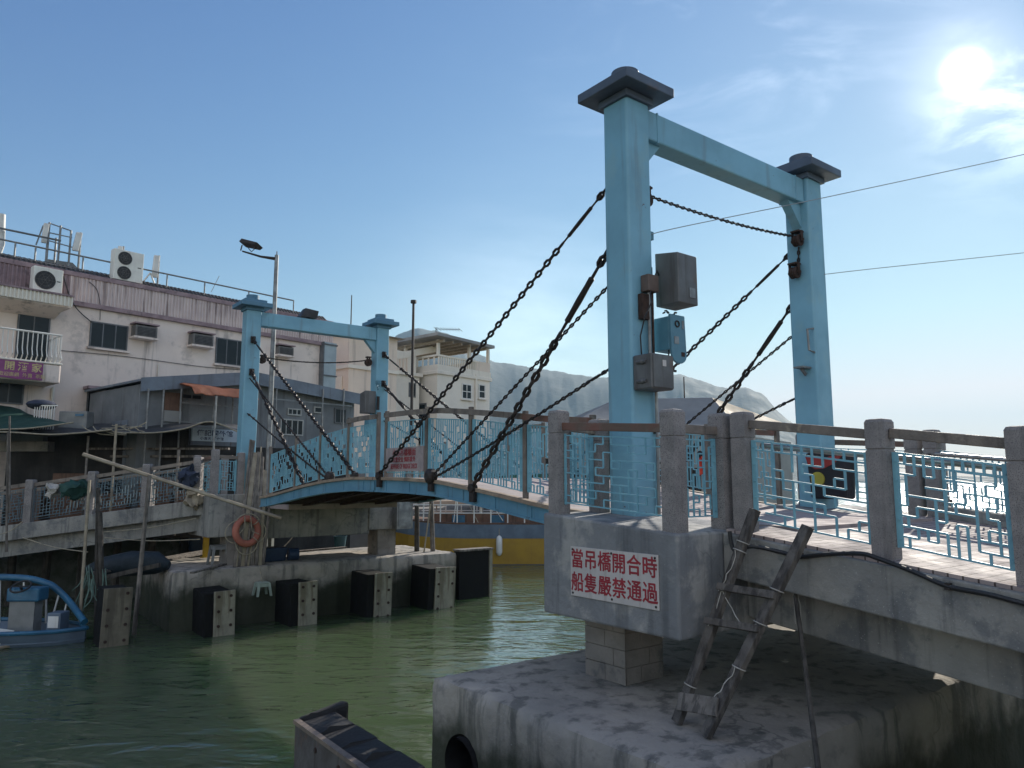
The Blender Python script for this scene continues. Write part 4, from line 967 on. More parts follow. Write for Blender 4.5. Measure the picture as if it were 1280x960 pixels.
# stools
def stool(c, ang, label, mt, h=.42, w=.17):
    f = Frame(0, 0, BR.a); t = thing('stool', label, 'stool', c, BR, None)
    m = MB(); m.bb(c.x-w*.85, c.x+w*.85, c.y-w*.85, c.y+w*.85, c.z+h-.025, c.z+h); m.build('seat', mt, t, bevel=.012)
    for sx in (-1, 1):
        for sy in (-1, 1): MB().hexa([(c.x+sx*w*1.0+dx, c.y+sy*w*1.0+dy, c.z) for dx, dy in ((-.025, -.025), (.025, -.025), (.025, .025), (-.025, .025))]+[(c.x+sx*w*.72+dx, c.y+sy*w*.72+dy, c.z+h-.02) for dx, dy in ((-.03, -.03), (.03, -.03), (.03, .03), (-.03, .03))]).build('leg', mt, t)
    m = MB()
    for s_ in (-1, 1):
        m.bar((c.x-w*.8, c.y+s_*w*.76, c.z+h-.07), (c.x+w*.8, c.y+s_*w*.76, c.z+h-.07), .012, .08); m.bar((c.x+s_*w*.76, c.y-w*.8, c.z+h-.07), (c.x+s_*w*.76, c.y+w*.8, c.z+h-.07), .012, .08)
    m.build('apron', mt, t)
c = fz(PZ, 272, 706); stool(Vector((c.x, max(c.y, 19.3), PZ)), 0, 'grey plastic stool standing on the far pier left of the lifebuoy', PLASG, .50, .2)
# small stool hung on the face of the pier
c = P(BR, 1, 18.86, 327, 738); stool(Vector((c.x, 18.82, c.z-.12)), 0, 'small pale green stool hanging on the face of the far pier', PLASW, .33, .17)
m = MB().tube([(c.x, 18.84, c.z+.2), (c.x, 19.0, c.z+.42), (c.x, 19.1, PZ+.02)], .01, 5); tag(m.build('rope', ROPE, fr=BR), 'short rope holding the pale green stool on the pier face', 'rope')
# bucket, drum and boxes under the beam
def bucket(c, r, h, label, mt, nm='bucket'):
    t = thing(nm, label, nm, c, BR); MB().lathe(c, [(r*.78, 0), (r*.97, h*.96), (r*1.06, h*.96), (r*1.06, h), (r*.92, h), (r*.75, .03)], 22).build('body', mt, t, smooth=True)
    MB().tube([c+Vector((r*math.cos(a_*math.pi/8), r*.35*math.sin(a_*math.pi/8), h+r*.1*math.sin(a_*math.pi/8))) for a_ in range(9)], .008, 5).build('handle', IRON, t)
c = fz(PZ, 425, 684); bucket(Vector((c.x, c.y, PZ)), .21, .36, 'dark green blue bucket on the far pier under the cross beam', surf('bucket_teal', (.03, .09, .11), None, 4, .5))
c = fz(PZ, 343, 702); 
t = thing('storage_box', 'dark blue plastic tub on the far pier behind the lifebuoy', 'tub', c, BR)
MB().hexa([(c.x-.38, c.y, PZ), (c.x+.3, c.y, PZ), (c.x+.3, c.y+.45, PZ), (c.x-.38, c.y+.45, PZ), (c.x-.44, c.y-.04, PZ+.36), (c.x+.36, c.y-.04, PZ+.36), (c.x+.36, c.y+.5, PZ+.36), (c.x-.44, c.y+.5, PZ+.36)]).build('tub', PLASB, t, bevel=.03)
MB().cyl((c.x+.36, c.y-.02, PZ+.17), (c.x+.62, c.y-.05, PZ+.17), .16, 18).build('drum_end', PLASB, t, smooth=True)
c = fz(PZ, 252, 690); t = MB().lathe(Vector((c.x, c.y+.3, PZ)), [(.26, 0), (.30, .1), (.30, .62), (.27, .72), (.1, .74)], 22)
tag(t.build('plastic_drum', PLASB, fr=BR, smooth=True), 'dark blue plastic drum in the shade behind the grey stool', 'drum')
# yellow steel post
p0 = fz(PZ, 257, 697); p0 = Vector((p0.x, p0.y, PZ)); z1 = P(BR, 1, p0.y, 257, 647).z
t = thing('yellow_post', 'short yellow steel channel post at the left end of the far pier', 'post', p0, BR)
MB().bb(p0.x-.07, p0.x+.07, p0.y-.02, p0.y+.02, PZ, z1).bb(p0.x-.07, p0.x-.05, p0.y, p0.y+.09, PZ, z1).build('channel', YELL, t)
MB().bb(p0.x-.12, p0.x+.12, p0.y-.08, p0.y+.12, PZ, PZ+.015).build('foot_plate', YELL, t)
# planks on the pier (sunlit strips) and ropes
for i, (x0, y0, x1, y1, w) in enumerate(((362, 690, 432, 684, .16), (300, 700, 240, 716, .10))):
    a = fz(PZ+.03, x0, y0); b = fz(PZ+.03, x1, y1); tag(MB().bar(a, b, w, .04).build('plank', WOOD, fr=BR), ('pale plank lying in the light under the far cross beam', 'grey plank lying near the left edge of the far pier')[i], 'plank')
for i, (x0, y0, x1, y1) in enumerate(((345, 690, 366, 671), (388, 668, 415, 684))):
    a = fz(PZ+.02, x0, y0); b = P(BR, 1, a.y+.3, x1, y1); tag(MB().tube(smooth_path([a, a.lerp(b, .5)+Vector((0, 0, -.05)), b]), .016, 6).build('rope', ROPE, fr=BR), ('slack rope rising from the blue tub', 'slack rope rising beside the teal bucket')[i], 'rope')
# grey cabinet at the right end of the far cross beam
a = P(BR, 1, 19.3, 496, 612); b = P(BR, 1, 19.3, 514, 661)
t = thing('electrical_cabinet', 'pale grey steel cabinet at the right end of the far cross beam', 'cabinet', (a.x, 19.3, b.z), BR)
MB().bb(a.x+.02, b.x, 19.3, 19.62, b.z, a.z+.35).build('cabinet', GALV, t, bevel=.012)
MB().bb(a.x+.07, b.x-.05, 19.285, 19.30, b.z+.06, a.z+.3).build('door', GALV, t, bevel=.004)
# mooring poles by the far pier
def pole(label, x0, y0, x1, y1, fr, ax, val, r, mt, nm='wooden_pole', zbase=None, grp=None):
    a = P(fr, ax, val, x0, y0); b = P(fr, ax, val, x1, y1)
    if zbase is not None and a.z > zbase: a = a+(a-b)*((a.z-zbase)/max(.01, (b.z-a.z)))
    return tag(MB().tube([a, a.lerp(b, .5), b], [r, r*.95, r*.85], 9).build(nm, mt, fr=fr, origin=a, smooth=True), label, 'pole', grp)
pole('grey wooden mast pole standing at the right end of the far pier', 541, 690, 539, 622, BR, 1, 19.6, .075, WOOD, zbase=1.55)
pole('thin leaning stay pole beside the mast pole on the far pier', 530, 690, 538, 630, BR, 1, 19.5, .025, BAMBOO, zbase=1.55)
pole('old post wound with rope at the far pier beside the cabinet', 521, 680, 521, 632, BR, 1, 19.9, .08, WOODD, zbase=1.55)
# ================================================================== LEFT: approach on the far side, stilt walkways, boat
FA = Frame(0, 19.5, math.pi)                     # x runs to the left of the picture, y towards us
zf = lambda x: 3.26-.134*max(0, x-8.1)
t = thing('far_approach_span', 'sloping concrete span with fretwork railing left of the far tower', 'bridge', (12, -.9, 1.6), FA)
XA, XB = 8.0, 24.0
def fspan(m, y0, y1, top, bot): return m.ext([(XA, y0, zf(XA)+top), (XB, y0, zf(XB)+top), (XB, y0, zf(XB)+bot), (XA, y0, zf(XA)+bot)], (0, y1-y0, 0))
fspan(MB(), -1.95, .12, 0, -.40).build('deck_slab', CONC, t, bevel=.015); fspan(MB(), -.6, -.15, -.40, -.80).build('girder', CONC, t); fspan(MB(), -1.7, -1.3, -.40, -.80).build('girder', CONC, t)
MB().ext([(8.0, .12, 3.26), (8.0, -1.95, 3.26), (5.8, -3.0, 3.26), (5.2, -2.2, 3.26)], (0, 0, -.4)).build('landing', CONC, t)
def far_rail(y, xs, label):
    t = thing('approach_railing', label, 'railing', (xs[0], y, zf(xs[0])), FA)
    for x in xs: granite_post(x, y, zf(x), 1.1, .19).build('stone_post', GRAN, t)
    for i, (a, b) in enumerate(zip(xs, xs[1:])):
        A = Vector((a+.1, y, zf(a))); B = Vector((b-.1, y, zf(b)))
        MB().bar(A+Vector((0, 0, .97)), B+Vector((0, 0, .97)), .06, .09).build('handrail', WOODR, t)
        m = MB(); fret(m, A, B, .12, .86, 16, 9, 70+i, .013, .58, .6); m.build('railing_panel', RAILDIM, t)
xs = [P(FA, 1, 0, x, 630).x for x in (246, 182, 114, 37)]
far_rail(0, xs+[xs[-1]+1.75, xs[-1]+3.5], 'stone posted fretwork railing on the left beside the water')
far_rail(-1.8, [8.6, 10.3, 12.0, 13.7, 15.4, 17.1], 'rear fretwork railing on the left, behind the nearer one')
def tpole(label, x0, y0, x1, y1, d, r, mt, zbase=None, grp=None, nm='pole'): return pole(label, x0, y0, x1, y1, WD, 1, d, r, mt, nm, zbase, grp)
tpole('long pale bamboo pole slanting across in front of the left railing', 104, 568, 352, 648, 18.6, .05, BAMBOO)
tpole('slim pale upright pole in the water at the left, catching light', 104, 716, 112, 600, 17.6, .04, BAMBOO, -.8)
tpole('pair of dark wooden stakes in the water, left one', 121, 740, 123, 610, 17.8, .06, WOODD, -.8)
tpole('thicker dark stake right beside the slimmer one in the water', 128, 770, 125, 640, 17.75, .065, WOODD, -.8)
tpole('tall grey stake rising from the water to the slanting bamboo', 168, 790, 187, 594, 17.7, .055, WOOD, -.8)
tpole('thin grey pole standing at the edge of the left walkway', 8, 690, 10, 540, 19.0, .03, WOOD)
tpole('second thin grey pole at the far left walkway', 12, 640, 12, 520, 19.0, .025, WOOD)
# gangplank from the stakes to the pier
a = P(WD, 1, 17.9, 120, 716); b = fz(PZ+.05, 250, 692, WD)
t = thing('gangplank', 'grey plank gangway running from the stakes to the far pier', 'gangway', (a+b)/2)
for k in range(3): MB().bar(a+Vector((0, .25*k, .02*k)), b+Vector((0, .25*k, .02*k)), .22, .05).build('plank', WOOD, t)
MB().bar(P(WD, 1, 17.8, 130, 722), P(WD, 1, 17.8, 200, 706), .10, .10).build('bearer', WOODD, t)
c = P(WD, 1, 18.4, 160, 706)
t = thing('tarp_bundle', 'dark blue tarpaulin bundle lying behind the gangplank', 'tarp', c)
MB().tube([c+Vector((-1.0, 0, -.1)), c+Vector((-.6, 0, -.05)), c+Vector((0, .1, .02)), c+Vector((.7, 0, .05)), c+Vector((1.0, 0, -.02))], [.08, .24, .3, .27, .1], 10).build('tarp', surf('bundle_blue', (.012, .022, .032), (.008, .016, .022), 3, .7, bump=.6, bsc=6), t, smooth=True)
# net hung on the stakes
m = MB(); rn = random.Random(8)
for i in range(16):
    p_ = P(WD, 1, 17.6, 108+rn.uniform(-6, 24), 712+rn.uniform(-6, 14)); q_ = p_+Vector((rn.uniform(-.3, .3), rn.uniform(-.1, .1), rn.uniform(-.8, -.1))); m.tube(smooth_path([p_, p_.lerp(q_, .5)+Vector((rn.uniform(-.1, .1), 0, -.1)), q_], 3), .012, 4)
tag(m.build('rope_tangle', surf('rope_green', (.12, .19, .16), None, 5, .9), origin=P(WD, 1, 17.6, 112, 716)), 'tangle of green ropes knotted round the stakes', 'rope')
for i, (x0, y0, x1, y1, d) in enumerate(((0, 668, 28, 652, 18.8), (28, 672, 110, 690, 18.2), (130, 672, 250, 674, 18.9), (130, 665, 245, 648, 18.9))):
    a = P(WD, 1, d, x0, y0); b = P(WD, 1, d, x1, y1); tag(MB().tube(smooth_path([a, a.lerp(b, .5)+Vector((0, 0, -.06)), b]), .012, 5).build('mooring_line', ROPE), 'thin rope by the left span'+(' sloping up at the far left', ' dropping to the stakes', ' running level to the yellow post', ' sagging under the span')[i], 'rope')
for i, (x, y, mt, rr, lb) in enumerate(((95, 612, TARPG, (.36, .10, .24), 'green plastic sheet stuffed behind the left railing'), (66, 612, TWINE, (.14, .08, .2), 'pale rag hanging on the left railing'), (236, 598, NAVY, (.22, .12, .3), 'dark blue bag tied to the railing end by the far seat'), (246, 622, BAMBOO, (.22, .1, .26), 'pale bundle of sticks and rope at the railing end'))):
    c = P(WD, 1, 19.38, x, y); m = MB().ball(c, rr, 26, 16)
    for q in range(len(m.v)): m.v[q] += Vector((noise3(m.v[q], 5), noise3(m.v[q]+Vector((5, 0, 0)), 5), noise3(m.v[q]+Vector((0, 7, 0)), 5)))*.16
    tag(m.build(('plastic_sheet', 'rag', 'bag', 'bundle')[i], mt, smooth=True), lb, ('sheet', 'rag', 'bag', 'bundle')[i])
# ---------------------------------------------------------------- blue boat
DB = 17.0
BO = Frame(*P(WD, 1, DB, 108, 785).to_2d(), math.pi)       # x from the bow to the left, y towards us
t = thing('motor_boat', 'small open blue motor boat with a steering console moored at the left', 'boat', (2, 0, WL-.2), BO)
def hull_sections(L, W, H, n=12, sheer=.25, flare=.8):
    out = []
    for i in range(n+1):
        k = i/n; w = W/2*(1-(1-min(1, k*2.2))**2)**.6; out.append((k*L, max(w, .02), H+sheer*(1-k)**2))
    return out
m = MB(); sec = hull_sections(4.6, 1.7, .34, 12, -.05); vs = []; fs = []; row = 7
for (x, w, h) in sec:
    zz = WL
    vs += [(x, -w, zz+h), (x+.02, -w*.86, zz+.02), (x+.05, -w*.55, zz-.22), (x+.05, 0, zz-.28), (x+.05, w*.55, zz-.22), (x+.02, w*.86, zz+.02), (x, w, zz+h)]
for i in range(len(sec)-1):
    for j in range(row-1): a = i*row+j; fs.append((a, a+1, a+row+1, a+row))
fs += [tuple(range(row)), tuple(range(len(vs)-row, len(vs)))[::-1]]; m.add(vs, fs).build('hull', BOATG, t, smooth=True)
m = MB().ext([(x, -w*.9, WL+.06) for x, w, h in sec]+[(x, w*.9, WL+.06) for x, w, h in sec[::-1]], (0, 0, .03)); m.build('floor', BOATG, t)
m = MB()
for s_ in (-1, 1): m.tube([(x, s_*w, WL+h) for x, w, h in sec], .045, 8)
m.build('gunwale', BOATB, t, smooth=True)
bz = lambda x, y: P(BO, 1, -.55, x, y)
rp = [Vector((.05, 0, WL+.42)), bz(85, 750), bz(68, 734), bz(58, 729), bz(40, 724), bz(20, 722), bz(0, 721.5), bz(-40, 722)]
MB().tube(smooth_path(rp, 4), .075, 10).build('rail_tube', BOATB, t, smooth=True)
m = MB()
for (x, y, x2, y2) in ((74, 742, 66, 768), (84, 752, 80, 764), (58, 730, 60, 766), (30, 724, 32, 768), (0, 723, 2, 768)):
    a = bz(x, y); b = bz(x2, y2); m.bar(a, Vector((b.x, b.y+.05, WL+.3)), .03, .03)
m.build('rail_stay', BOATW, t)
c = P(BO, 1, .1, 28, 741)
MB().bb(c.x-.36, c.x+.36, -.3, .1, c.z-.2, c.z+.1).build('console', BOATB, t, bevel=.04)
MB().bb(c.x-.26, c.x+.3, -.25, .05, WL+.09, c.z-.2).build('console_leg', PLASG, t)
k = Vector((c.x+.02, .14, c.z+.14)); MB().torus(k, (0, .5, .85), .20, .022, 22, 7).bar(k-Vector((.2, 0, 0)), k+Vector((.2, 0, 0)), .03, .02).cyl(k, k-Vector((0, .1, .17)), .03, 8).build('steering_wheel', CABLE, t, smooth=True)
MB().bb(c.x-.86, c.x-.55, -.3, .05, WL+.09, WL+.62).build('locker', BOATG, t, bevel=.02)
MB().bb(c.x-.82, c.x-.59, .05, .062, WL+.3, WL+.55).build('locker_door', BOATW, t)
c2 = P(WD, 1, 16.4, -2, 778)
t = thing('dinghy', 'white dinghy bow with a tan waterline just showing at the left edge', 'boat', (c2.x, c2.y, WL), WD)
m = MB(); vs = []; fs = []
for i in range(8):
    k_ = i/7; w = .55*(1-k_**2.2)+.01; x = c2.x-1.4+1.75*k_; h = .30+.05*k_
    vs += [(x, 16.4-w, WL+h), (x-.05, 16.4-w*.8, WL-.1), (x-.05, 16.4+w*.8, WL-.1), (x, 16.4+w, WL+h)]
for i in range(7):
    for j in range(3): a = i*4+j; fs.append((a, a+1, a+5, a+4))
fs += [(0, 1, 2, 3), (28, 29, 30, 31)]; m.add(vs, fs).build('hull', BOATW, t, smooth=True)
MB().tube([(c2.x-1.4, 15.9, WL+.02), (c2.x-.6, 15.88, WL+.02), (c2.x+.1, 16.1, WL+.03), (c2.x+.33, 16.4, WL+.04)], .035, 6).build('rubbing_strake', BAMBOO, t)
MB().bb(c2.x-1.2, c2.x-.3, 16.15, 16.65, WL+.15, WL+.26).build('thwart', BROWNW, t)
# ================================================================== HOUSES
def k_(x, y, off=0.0): return P(PK, 1, off, x, y)
def ribbed(x0, x1, y, z0, z1, pitch=.12, dep=.03, slope=0):
    m = MB(); n = int((x1-x0)/pitch); vs = []; fs = []
    for i in range(n+1):
        for dx, dy in ((0, 0), (.45, 0), (.55, -dep), (.95, -dep)):
            x = x0+(i+dx)*pitch; vs += [(x, y+dy, z0), (x, y+dy+slope, z1)]
    q = len(vs)//2
    for i in range(q-1): fs.append((2*i, 2*i+2, 2*i+3, 2*i+1))
    return m.add(vs, fs)
def window(parent, x0, x1, z0, z1, y, fm=FRAMED, cols=2, sill=None, rec=.10, w=.045, rows=1):
    """window lying on a wall plane y; frame with its own pane"""
    m = MB()
    m.bb(x0, x1, y-.02, y+.03, z1-w, z1).bb(x0, x1, y-.02, y+.03, z0, z0+w).bb(x0, x0+w, y-.02, y+.03, z0+w, z1-w).bb(x1-w, x1, y-.02, y+.03, z0+w, z1-w)
    for c in range(1, cols): xx = x0+(x1-x0)*c/cols; m.bb(xx-w*.4, xx+w*.4, y-.017, y+.02, z0+w, z1-w)
    for r in range(1, rows): zz = z0+(z1-z0)*r/rows; m.bb(x0+w, x1-w, y-.014, y+.018, zz-w*.35, zz+w*.35)
    f = m.build('window', fm, parent); MB().bb(x0+w*.6, x1-w*.6, y-.008, y+.01, z0+w*.6, z1-w*.6).build('pane', GLASS, f)
    if sill: MB().bb(x0-.08, x1+.08, y-.12, y+.0, z0-.07, z0-.003).build('sill', sill, f)
    return f
# ---------------------------------------------------------------- the long pinkish house
t = thing('long_house', 'long pinkish two storey house with ribbed purple edged cladding under a dark roof', 'house', (5, 4, 2.3), PK)
XL, XR = -6.0, 12.5
MB().bb(XL, XR, 0, 9, 2.3, 9.72).build('wall', WALLP, t)
MB().bb(XL, XR-.02, .05, 8.9, 9.72, 10.86).build('upper_wall', CLADP, t)
ribbed(1.62, XR, -.04, 9.86, 10.72).build('cladding', CLAD, t)
ribbed(XL, 1.60, -.04, 9.86, 10.72).build('cladding', CLADP, t)
m = MB().bb(1.55, XR+.02, -.13, .06, 9.70, 9.86).bb(XL, XR+.02, -.10, .06, 10.72, 10.88); m.build('trim', CLADP, t, bevel=.012)
m = ribbed(XL, XR-.3, .12, 10.9, 11.16, .15, .05, .35); m.add([(XL, .45, 11.15), (XR-.3, .45, 11.15), (XR-.3, 8.8, 11.9), (XL, 8.8, 11.9)], [(0, 1, 2, 3)]); m.build('roof', ROOFD, t)
# eave over the balcony
m = ribbed(XL, 1.42, -1.05, 9.42, 9.74, .11, .04); m.build('eave_tiles', WALLC, t)
m = MB().bb(XL, 1.46, -1.0, .0, 9.38, 9.44).ext([(XL, -.95, 9.38), (1.3, -.95, 9.38), (1.3, -.02, 9.12), (XL, -.02, 9.12)], (0, 0, .02)); m.build('eave', WALLP, t)
MB().bb(XL, 1.5, -1.12, -.0, 9.742, 9.80).build('eave_ledge', CLADP, t)
# balcony
zb_ = k_(40, 452, -1.25).z; zt_ = k_(75, 475, -1.25).z; xb = k_(77, 455, -1.25).x
m = MB().bb(XL, xb, -1.25, 0, zb_-.62, zb_-.02); m.build('balcony', WALLP, t, bevel=.05)
m = MB().bb(XL, xb+.02, -1.29, 0, zb_-.02, zb_+.04); m.build('balcony_coping', WALLC, t, bevel=.02)
m = MB(); rz = zb_+.95; n = 34
for i in range(n+1):
    x = XL+2.6+(xb-XL-2.65)*i/n; m.tube([(x, -1.22, rz), (x, -1.22, zb_+.42), (x, -1.32, zb_+.2), (x, -1.16, zb_+.04)], .016, 5)
for i in range(1, 8):
    y = -1.22+1.2*i/8; m.tube([(xb-.03, y, rz), (xb-.03, y, zb_+.42), (xb+.07, y, zb_+.2), (xb-.09, y, zb_+.04)], .016, 5)
m.tube([(XL, -1.22, rz), (xb-.03, -1.22, rz), (xb-.03, 0, rz)], .03, 6); m.build('balcony_railing', WHITE, t)
a = k_(23, 386); b = k_(59, 447)
window(t, a.x, b.x, zb_+.04, a.z-.05, -.03, FRAMED, 2)
a = k_(113, 401); b = k_(158, 440); window(t, a.x, b.x, b.z+.02, a.z, -.03, FRAMED, 3, WALLP)
a = k_(270, 422); window(t, a.x, a.x+1.35, 8.31, 9.36, -.03, FRAMED, 3, WALLP)
a = k_(-8, 474); b = k_(28, 506); window(t, a.x, b.x, b.z, a.z, -.03, FRAMED, 2)
a = k_(109, 489); b = k_(127, 540); window(t, a.x, b.x, b.z, a.z, -.03, FRAMED, 1)
a = k_(104, 481); b = k_(128, 487); MB().bb(a.x, b.x, -.5, 0, b.z-.05, b.z+.05).build('door_canopy', CLADP, t)
m = MB()
for x in (4.85, 7.55): m.tube([(x, -.035, 8.0), (x, -.035, 5.0)], .02, 6)
x = k_(66, 480).x; m.tube([(x, -.07, zb_-.62), (x+.0, -.07, 4.4)], .05, 8); m.build('downpipe', WALLC, t)
a = k_(401, 428); b = k_(414, 500)
m = MB().bb(a.x, b.x, -.28, -.04, b.z-1, a.z); m.build('pipe_casing', surf('casing_pale_blue', (.36, .42, .44), (.30, .35, .37), 2, .6), t)
m = MB()
for z in (a.z-.1, a.z-1.5, a.z-2.1): m.bb(a.x-.04, b.x+.04, -.32, -.0, z-.03, z+.03)
m.bb(a.x-.05, a.x, -.3, 0, b.z-1, a.z).build('casing_band', FRAMED, t)
m = MB()
m.tube(smooth_path([k_(79, 345, -.15), k_(88, 372, -.15), k_(98, 388, -.12), k_(115, 403, -.06)]), .018, 5)
m.tube(smooth_path([k_(111, 352, -.09), k_(121, 362, -.09), k_(125, 380, -.12), k_(125, 400, -.06)]), .012, 5)
m.tube(smooth_path([k_(75, 438, -.04), k_(160, 446, -.04), k_(250, 458, -.04), k_(300, 462, -.04)]), .012, 4)
m.build('wall_cable', CABLE, t)
# banner on the balcony
xb0 = k_(-30, 460, -1.3).x; xb1 = k_(53, 470, -1.3).x
t = thing('shop_banner', 'purple banner with pale characters along the balcony front', 'banner', ((xb0+xb1)/2, -1.3, zb_-.55), PK)
m = MB(); n = 24
for i in range(n):
    xa = xb0+(xb1-xb0)*i/n; xc = xb0+(xb1-xb0)*(i+1)/n; sg = lambda x: .03*abs(math.sin(x*3.3))
    m.hexa([(xa, -1.315, zb_-.6+sg(xa)), (xc, -1.315, zb_-.6+sg(xc)), (xc, -1.305, zb_-.6+sg(xc)), (xa, -1.305, zb_-.6+sg(xa)), (xa, -1.315, zb_-.01-sg(xa)), (xc, -1.315, zb_-.01-sg(xc)), (xc, -1.305, zb_-.01-sg(xc)), (xa, -1.305, zb_-.01-sg(xa))])
m.build('cloth', BANNER, t); o_ = parent_or[t.name]
for i, ch in enumerate('開酒家'):
    x = (k_(12, 455, -1.3).x, k_(29, 456, -1.3).x, k_(46, 457, -1.3).x)[i]
    text('lettering', ch, .30, GOLD, t, basis(Vector((x, -1.317, zb_-.22))-o_, (1, 0, 0), (0, 0, 1), (0, -1, 0)), bold=.004)
text('lettering', '歡迎惠顧  外賣  茶點', .14, GOLD, t, basis(Vector((k_(28, 463, -1.3).x, -1.317, zb_-.47))-o_, (1, 0, 0), (0, 0, 1), (0, -1, 0)))
# air conditioners
def condenser(label, x0, x1, z0, z1, y, fans):
    t = thing('air_conditioner', label, 'air conditioner', ((x0+x1)/2, y, z0), PK, 'air conditioners on the long house')
    MB().bb(x0, x1, y, y+.34, z0+.04, z1).build('casing', ACW, t, bevel=.015)
    MB().bb(x0+.08, x1-.08, y+.02, y+.32, z0, z0+.039).build('feet', GRILL, t)
    w = x1-x0; rr = (.36*(z1-z0)) if fans == 1 else (.21*(z1-z0))
    cs = [(x0+w*.40, (z0+z1)/2)] if fans == 1 else [(x0+w*.36, z0+(z1-z0)*.74), (x0+w*.36, z0+(z1-z0)*.27)]
    for cx, cz in cs:
        m = MB().cyl((cx, y+.005, cz), (cx, y-.012, cz), rr, 24)
        f = m.build('fan', GRILL, t)
        m = MB()
        for q in (.35, .65, .97): m.torus((cx, y-.02, cz), (0, 1, 0), rr*q, .006, 20, 4)
        for a in range(6): m.bar((cx, y-.02, cz), (cx+rr*math.cos(a*math.pi/3), y-.02, cz+rr*math.sin(a*math.pi/3)), .01, .008)
        m.build('fan_guard', ACG, f)
    MB().bb(x0+w*.80, x0+w*.92, y-.006, y-.001, (z0+z1)/2+.0, (z0+z1)/2+.03).build('badge', GRILL, t)
a = k_(43, 333, -.75); b = k_(77, 371, -.75); condenser('white single fan condenser standing on the eave ledge at the left', a.x, b.x, 9.81, 10.66, -.75, 1)
a = k_(138, 322, .35); b = k_(173, 355, .35); condenser('tall white condenser with two fans standing on the roof edge', a.x, b.x, 10.89, 12.05, .0, 2)
def window_ac(label, x0, y0, x1, y1):
    a = k_(x0, y0, -.3); b = k_(x1, y1, -.3); xa, xb_, za_, zb2 = a.x, b.x-.02, b.z+.05, a.z-.08
    t = thing('window_air_conditioner', label, 'air conditioner', ((xa+xb_)/2, -.15, za_), PK, 'window air conditioners on the long house')
    MB().bb(xa+.05, xb_-.05, -.40, 0, za_+.08, zb2).build('casing', ACG, t, bevel=.01)
    m = MB(); m.bb(xa+.12, xb_-.12, -.415, -.40, za_+.12, zb2-.05)
    f = m.build('grille', GRILL, t)
    m = MB()
    for i in range(6): z = za_+.14+(zb2-za_-.22)*i/5; m.bb(xa+.12, xb_-.12, -.422, -.414, z, z+.012)
    m.build('louvre', ACG, f)
    MB().bb(xa, xb_, -.46, 0, zb2+.05, zb2+.10).build('hood', CLADP, t); MB().bb(xa, xb_, -.45, 0, za_, za_+.07).build('shelf', WALLP, t)
window_ac('window air conditioner between the two dark windows, nearer the left window', 167, 403, 197, 428)
window_ac('window air conditioner just left of the window beside the far tower', 239, 414, 267, 438)
window_ac('window air conditioner seen between the far tower column and the lamp post', 346, 430, 367, 449)
# roof railing, antennas, ladders
t = thing('roof_railing', 'thin pipe railing along the roof edge of the long house', 'railing', (6, .35, 10.9), PK)
zr = [(k_(x, y, .35)) for x, y in ((-20, 284), (20, 297), (45, 306), (104, 323), (209, 346), (256, 355), (311, 367), (367, 380))]
zm = sum(p.z for p in zr)/len(zr)
m = MB().tube([(XL, .35, zm), (zr[-1].x, .35, zm)], .03, 6); m.build('top_rail', GALV, t)
MB().tube([(XL, .35, zm-.5), (4.2, .35, zm-.5)], .022, 6).build('mid_rail', GALV, t)
for p in zr: MB().cyl((p.x, .35, 10.87), (p.x, .35, zm), .028, 6).build('rail_post', GALV, t)
def panel_antenna(label, x, y0, y1, w, off, lean=0):
    a = k_(x, y0, off); b = k_(x, y1, off); t = thing('panel_antenna', label, 'antenna', (b.x, off, b.z), PK, 'mobile phone antennas on the roof')
    MB().hexa([(b.x-w/2, off-.1, b.z), (b.x+w/2, off-.1, b.z), (b.x+w/2, off, b.z), (b.x-w/2, off, b.z), (b.x-w/2+lean, off-.1, a.z), (b.x+w/2+lean, off-.1, a.z), (b.x+w/2+lean, off, a.z), (b.x-w/2+lean, off, a.z)]).build('panel', WHITE, t, bevel=.02)
    MB().cyl((b.x+w*.9, off+.05, 10.9), (b.x+w*.9, off+.05, a.z+.05), .04, 8).bb(b.x, b.x+w, off, off+.06, a.z-.25, a.z-.2).bb(b.x, b.x+w, off, off+.06, b.z+.2, b.z+.25).build('mast', GALV, t)
panel_antenna('white panel antenna on the left side of the roof frame', 54, 279, 304, .16, .9, .04)
panel_antenna('white panel antenna on the right side of the roof frame', 93, 290, 314, .2, .9, .10)
panel_antenna('short white antenna behind the two fan condenser', 149, 308, 323, .16, .8)
panel_antenna('white panel antenna right of the two fan condenser', 192, 319, 347, .2, .6, .05)
a = k_(2, 268, .9); b = k_(0, 305, .9)
t = thing('tube_antenna', 'thick white tube antenna cut off by the left edge', 'antenna', (b.x, .9, 10.9), PK)
MB().tube([(b.x-.1, .9, 10.9), (b.x+.02, .9, b.z), (a.x, .9, a.z)], [.11, .12, .12], 12).build('tube', WHITE, t, smooth=True)
t = thing('antenna_frame', 'galvanised pipe frame carrying antennas on the roof', 'frame', (k_(75, 320, .9).x, .9, 10.9), PK)
m = MB(); f = lambda x, y, o=.9: k_(x, y, o)
for x, y in ((62, 278), (76, 282), (89, 288)):
    p = f(x, y); m.cyl((p.x, .9, 10.9), (p.x, .9, p.z), .035, 6)
for (x, y, x2, y2) in ((62, 279, 90, 289), (62, 291, 90, 297), (58, 300, 90, 309)): m.bar(f(x, y), f(x2, y2), .035)
p = f(78, 293); m.cyl((p.x, 1.5, 10.9), (p.x, 1.5, p.z), .035, 6); m.bar(f(45, 306), f(54, 282), .04); m.build('pipe_frame', GALV, t)
m = MB().bar(k_(-30, 279, .6), k_(76, 301, .6), .07, .05); tag(m.build('roof_beam', FRAMED, fr=PK), 'dark steel beam slanting to the antenna frame on the roof', 'beam')
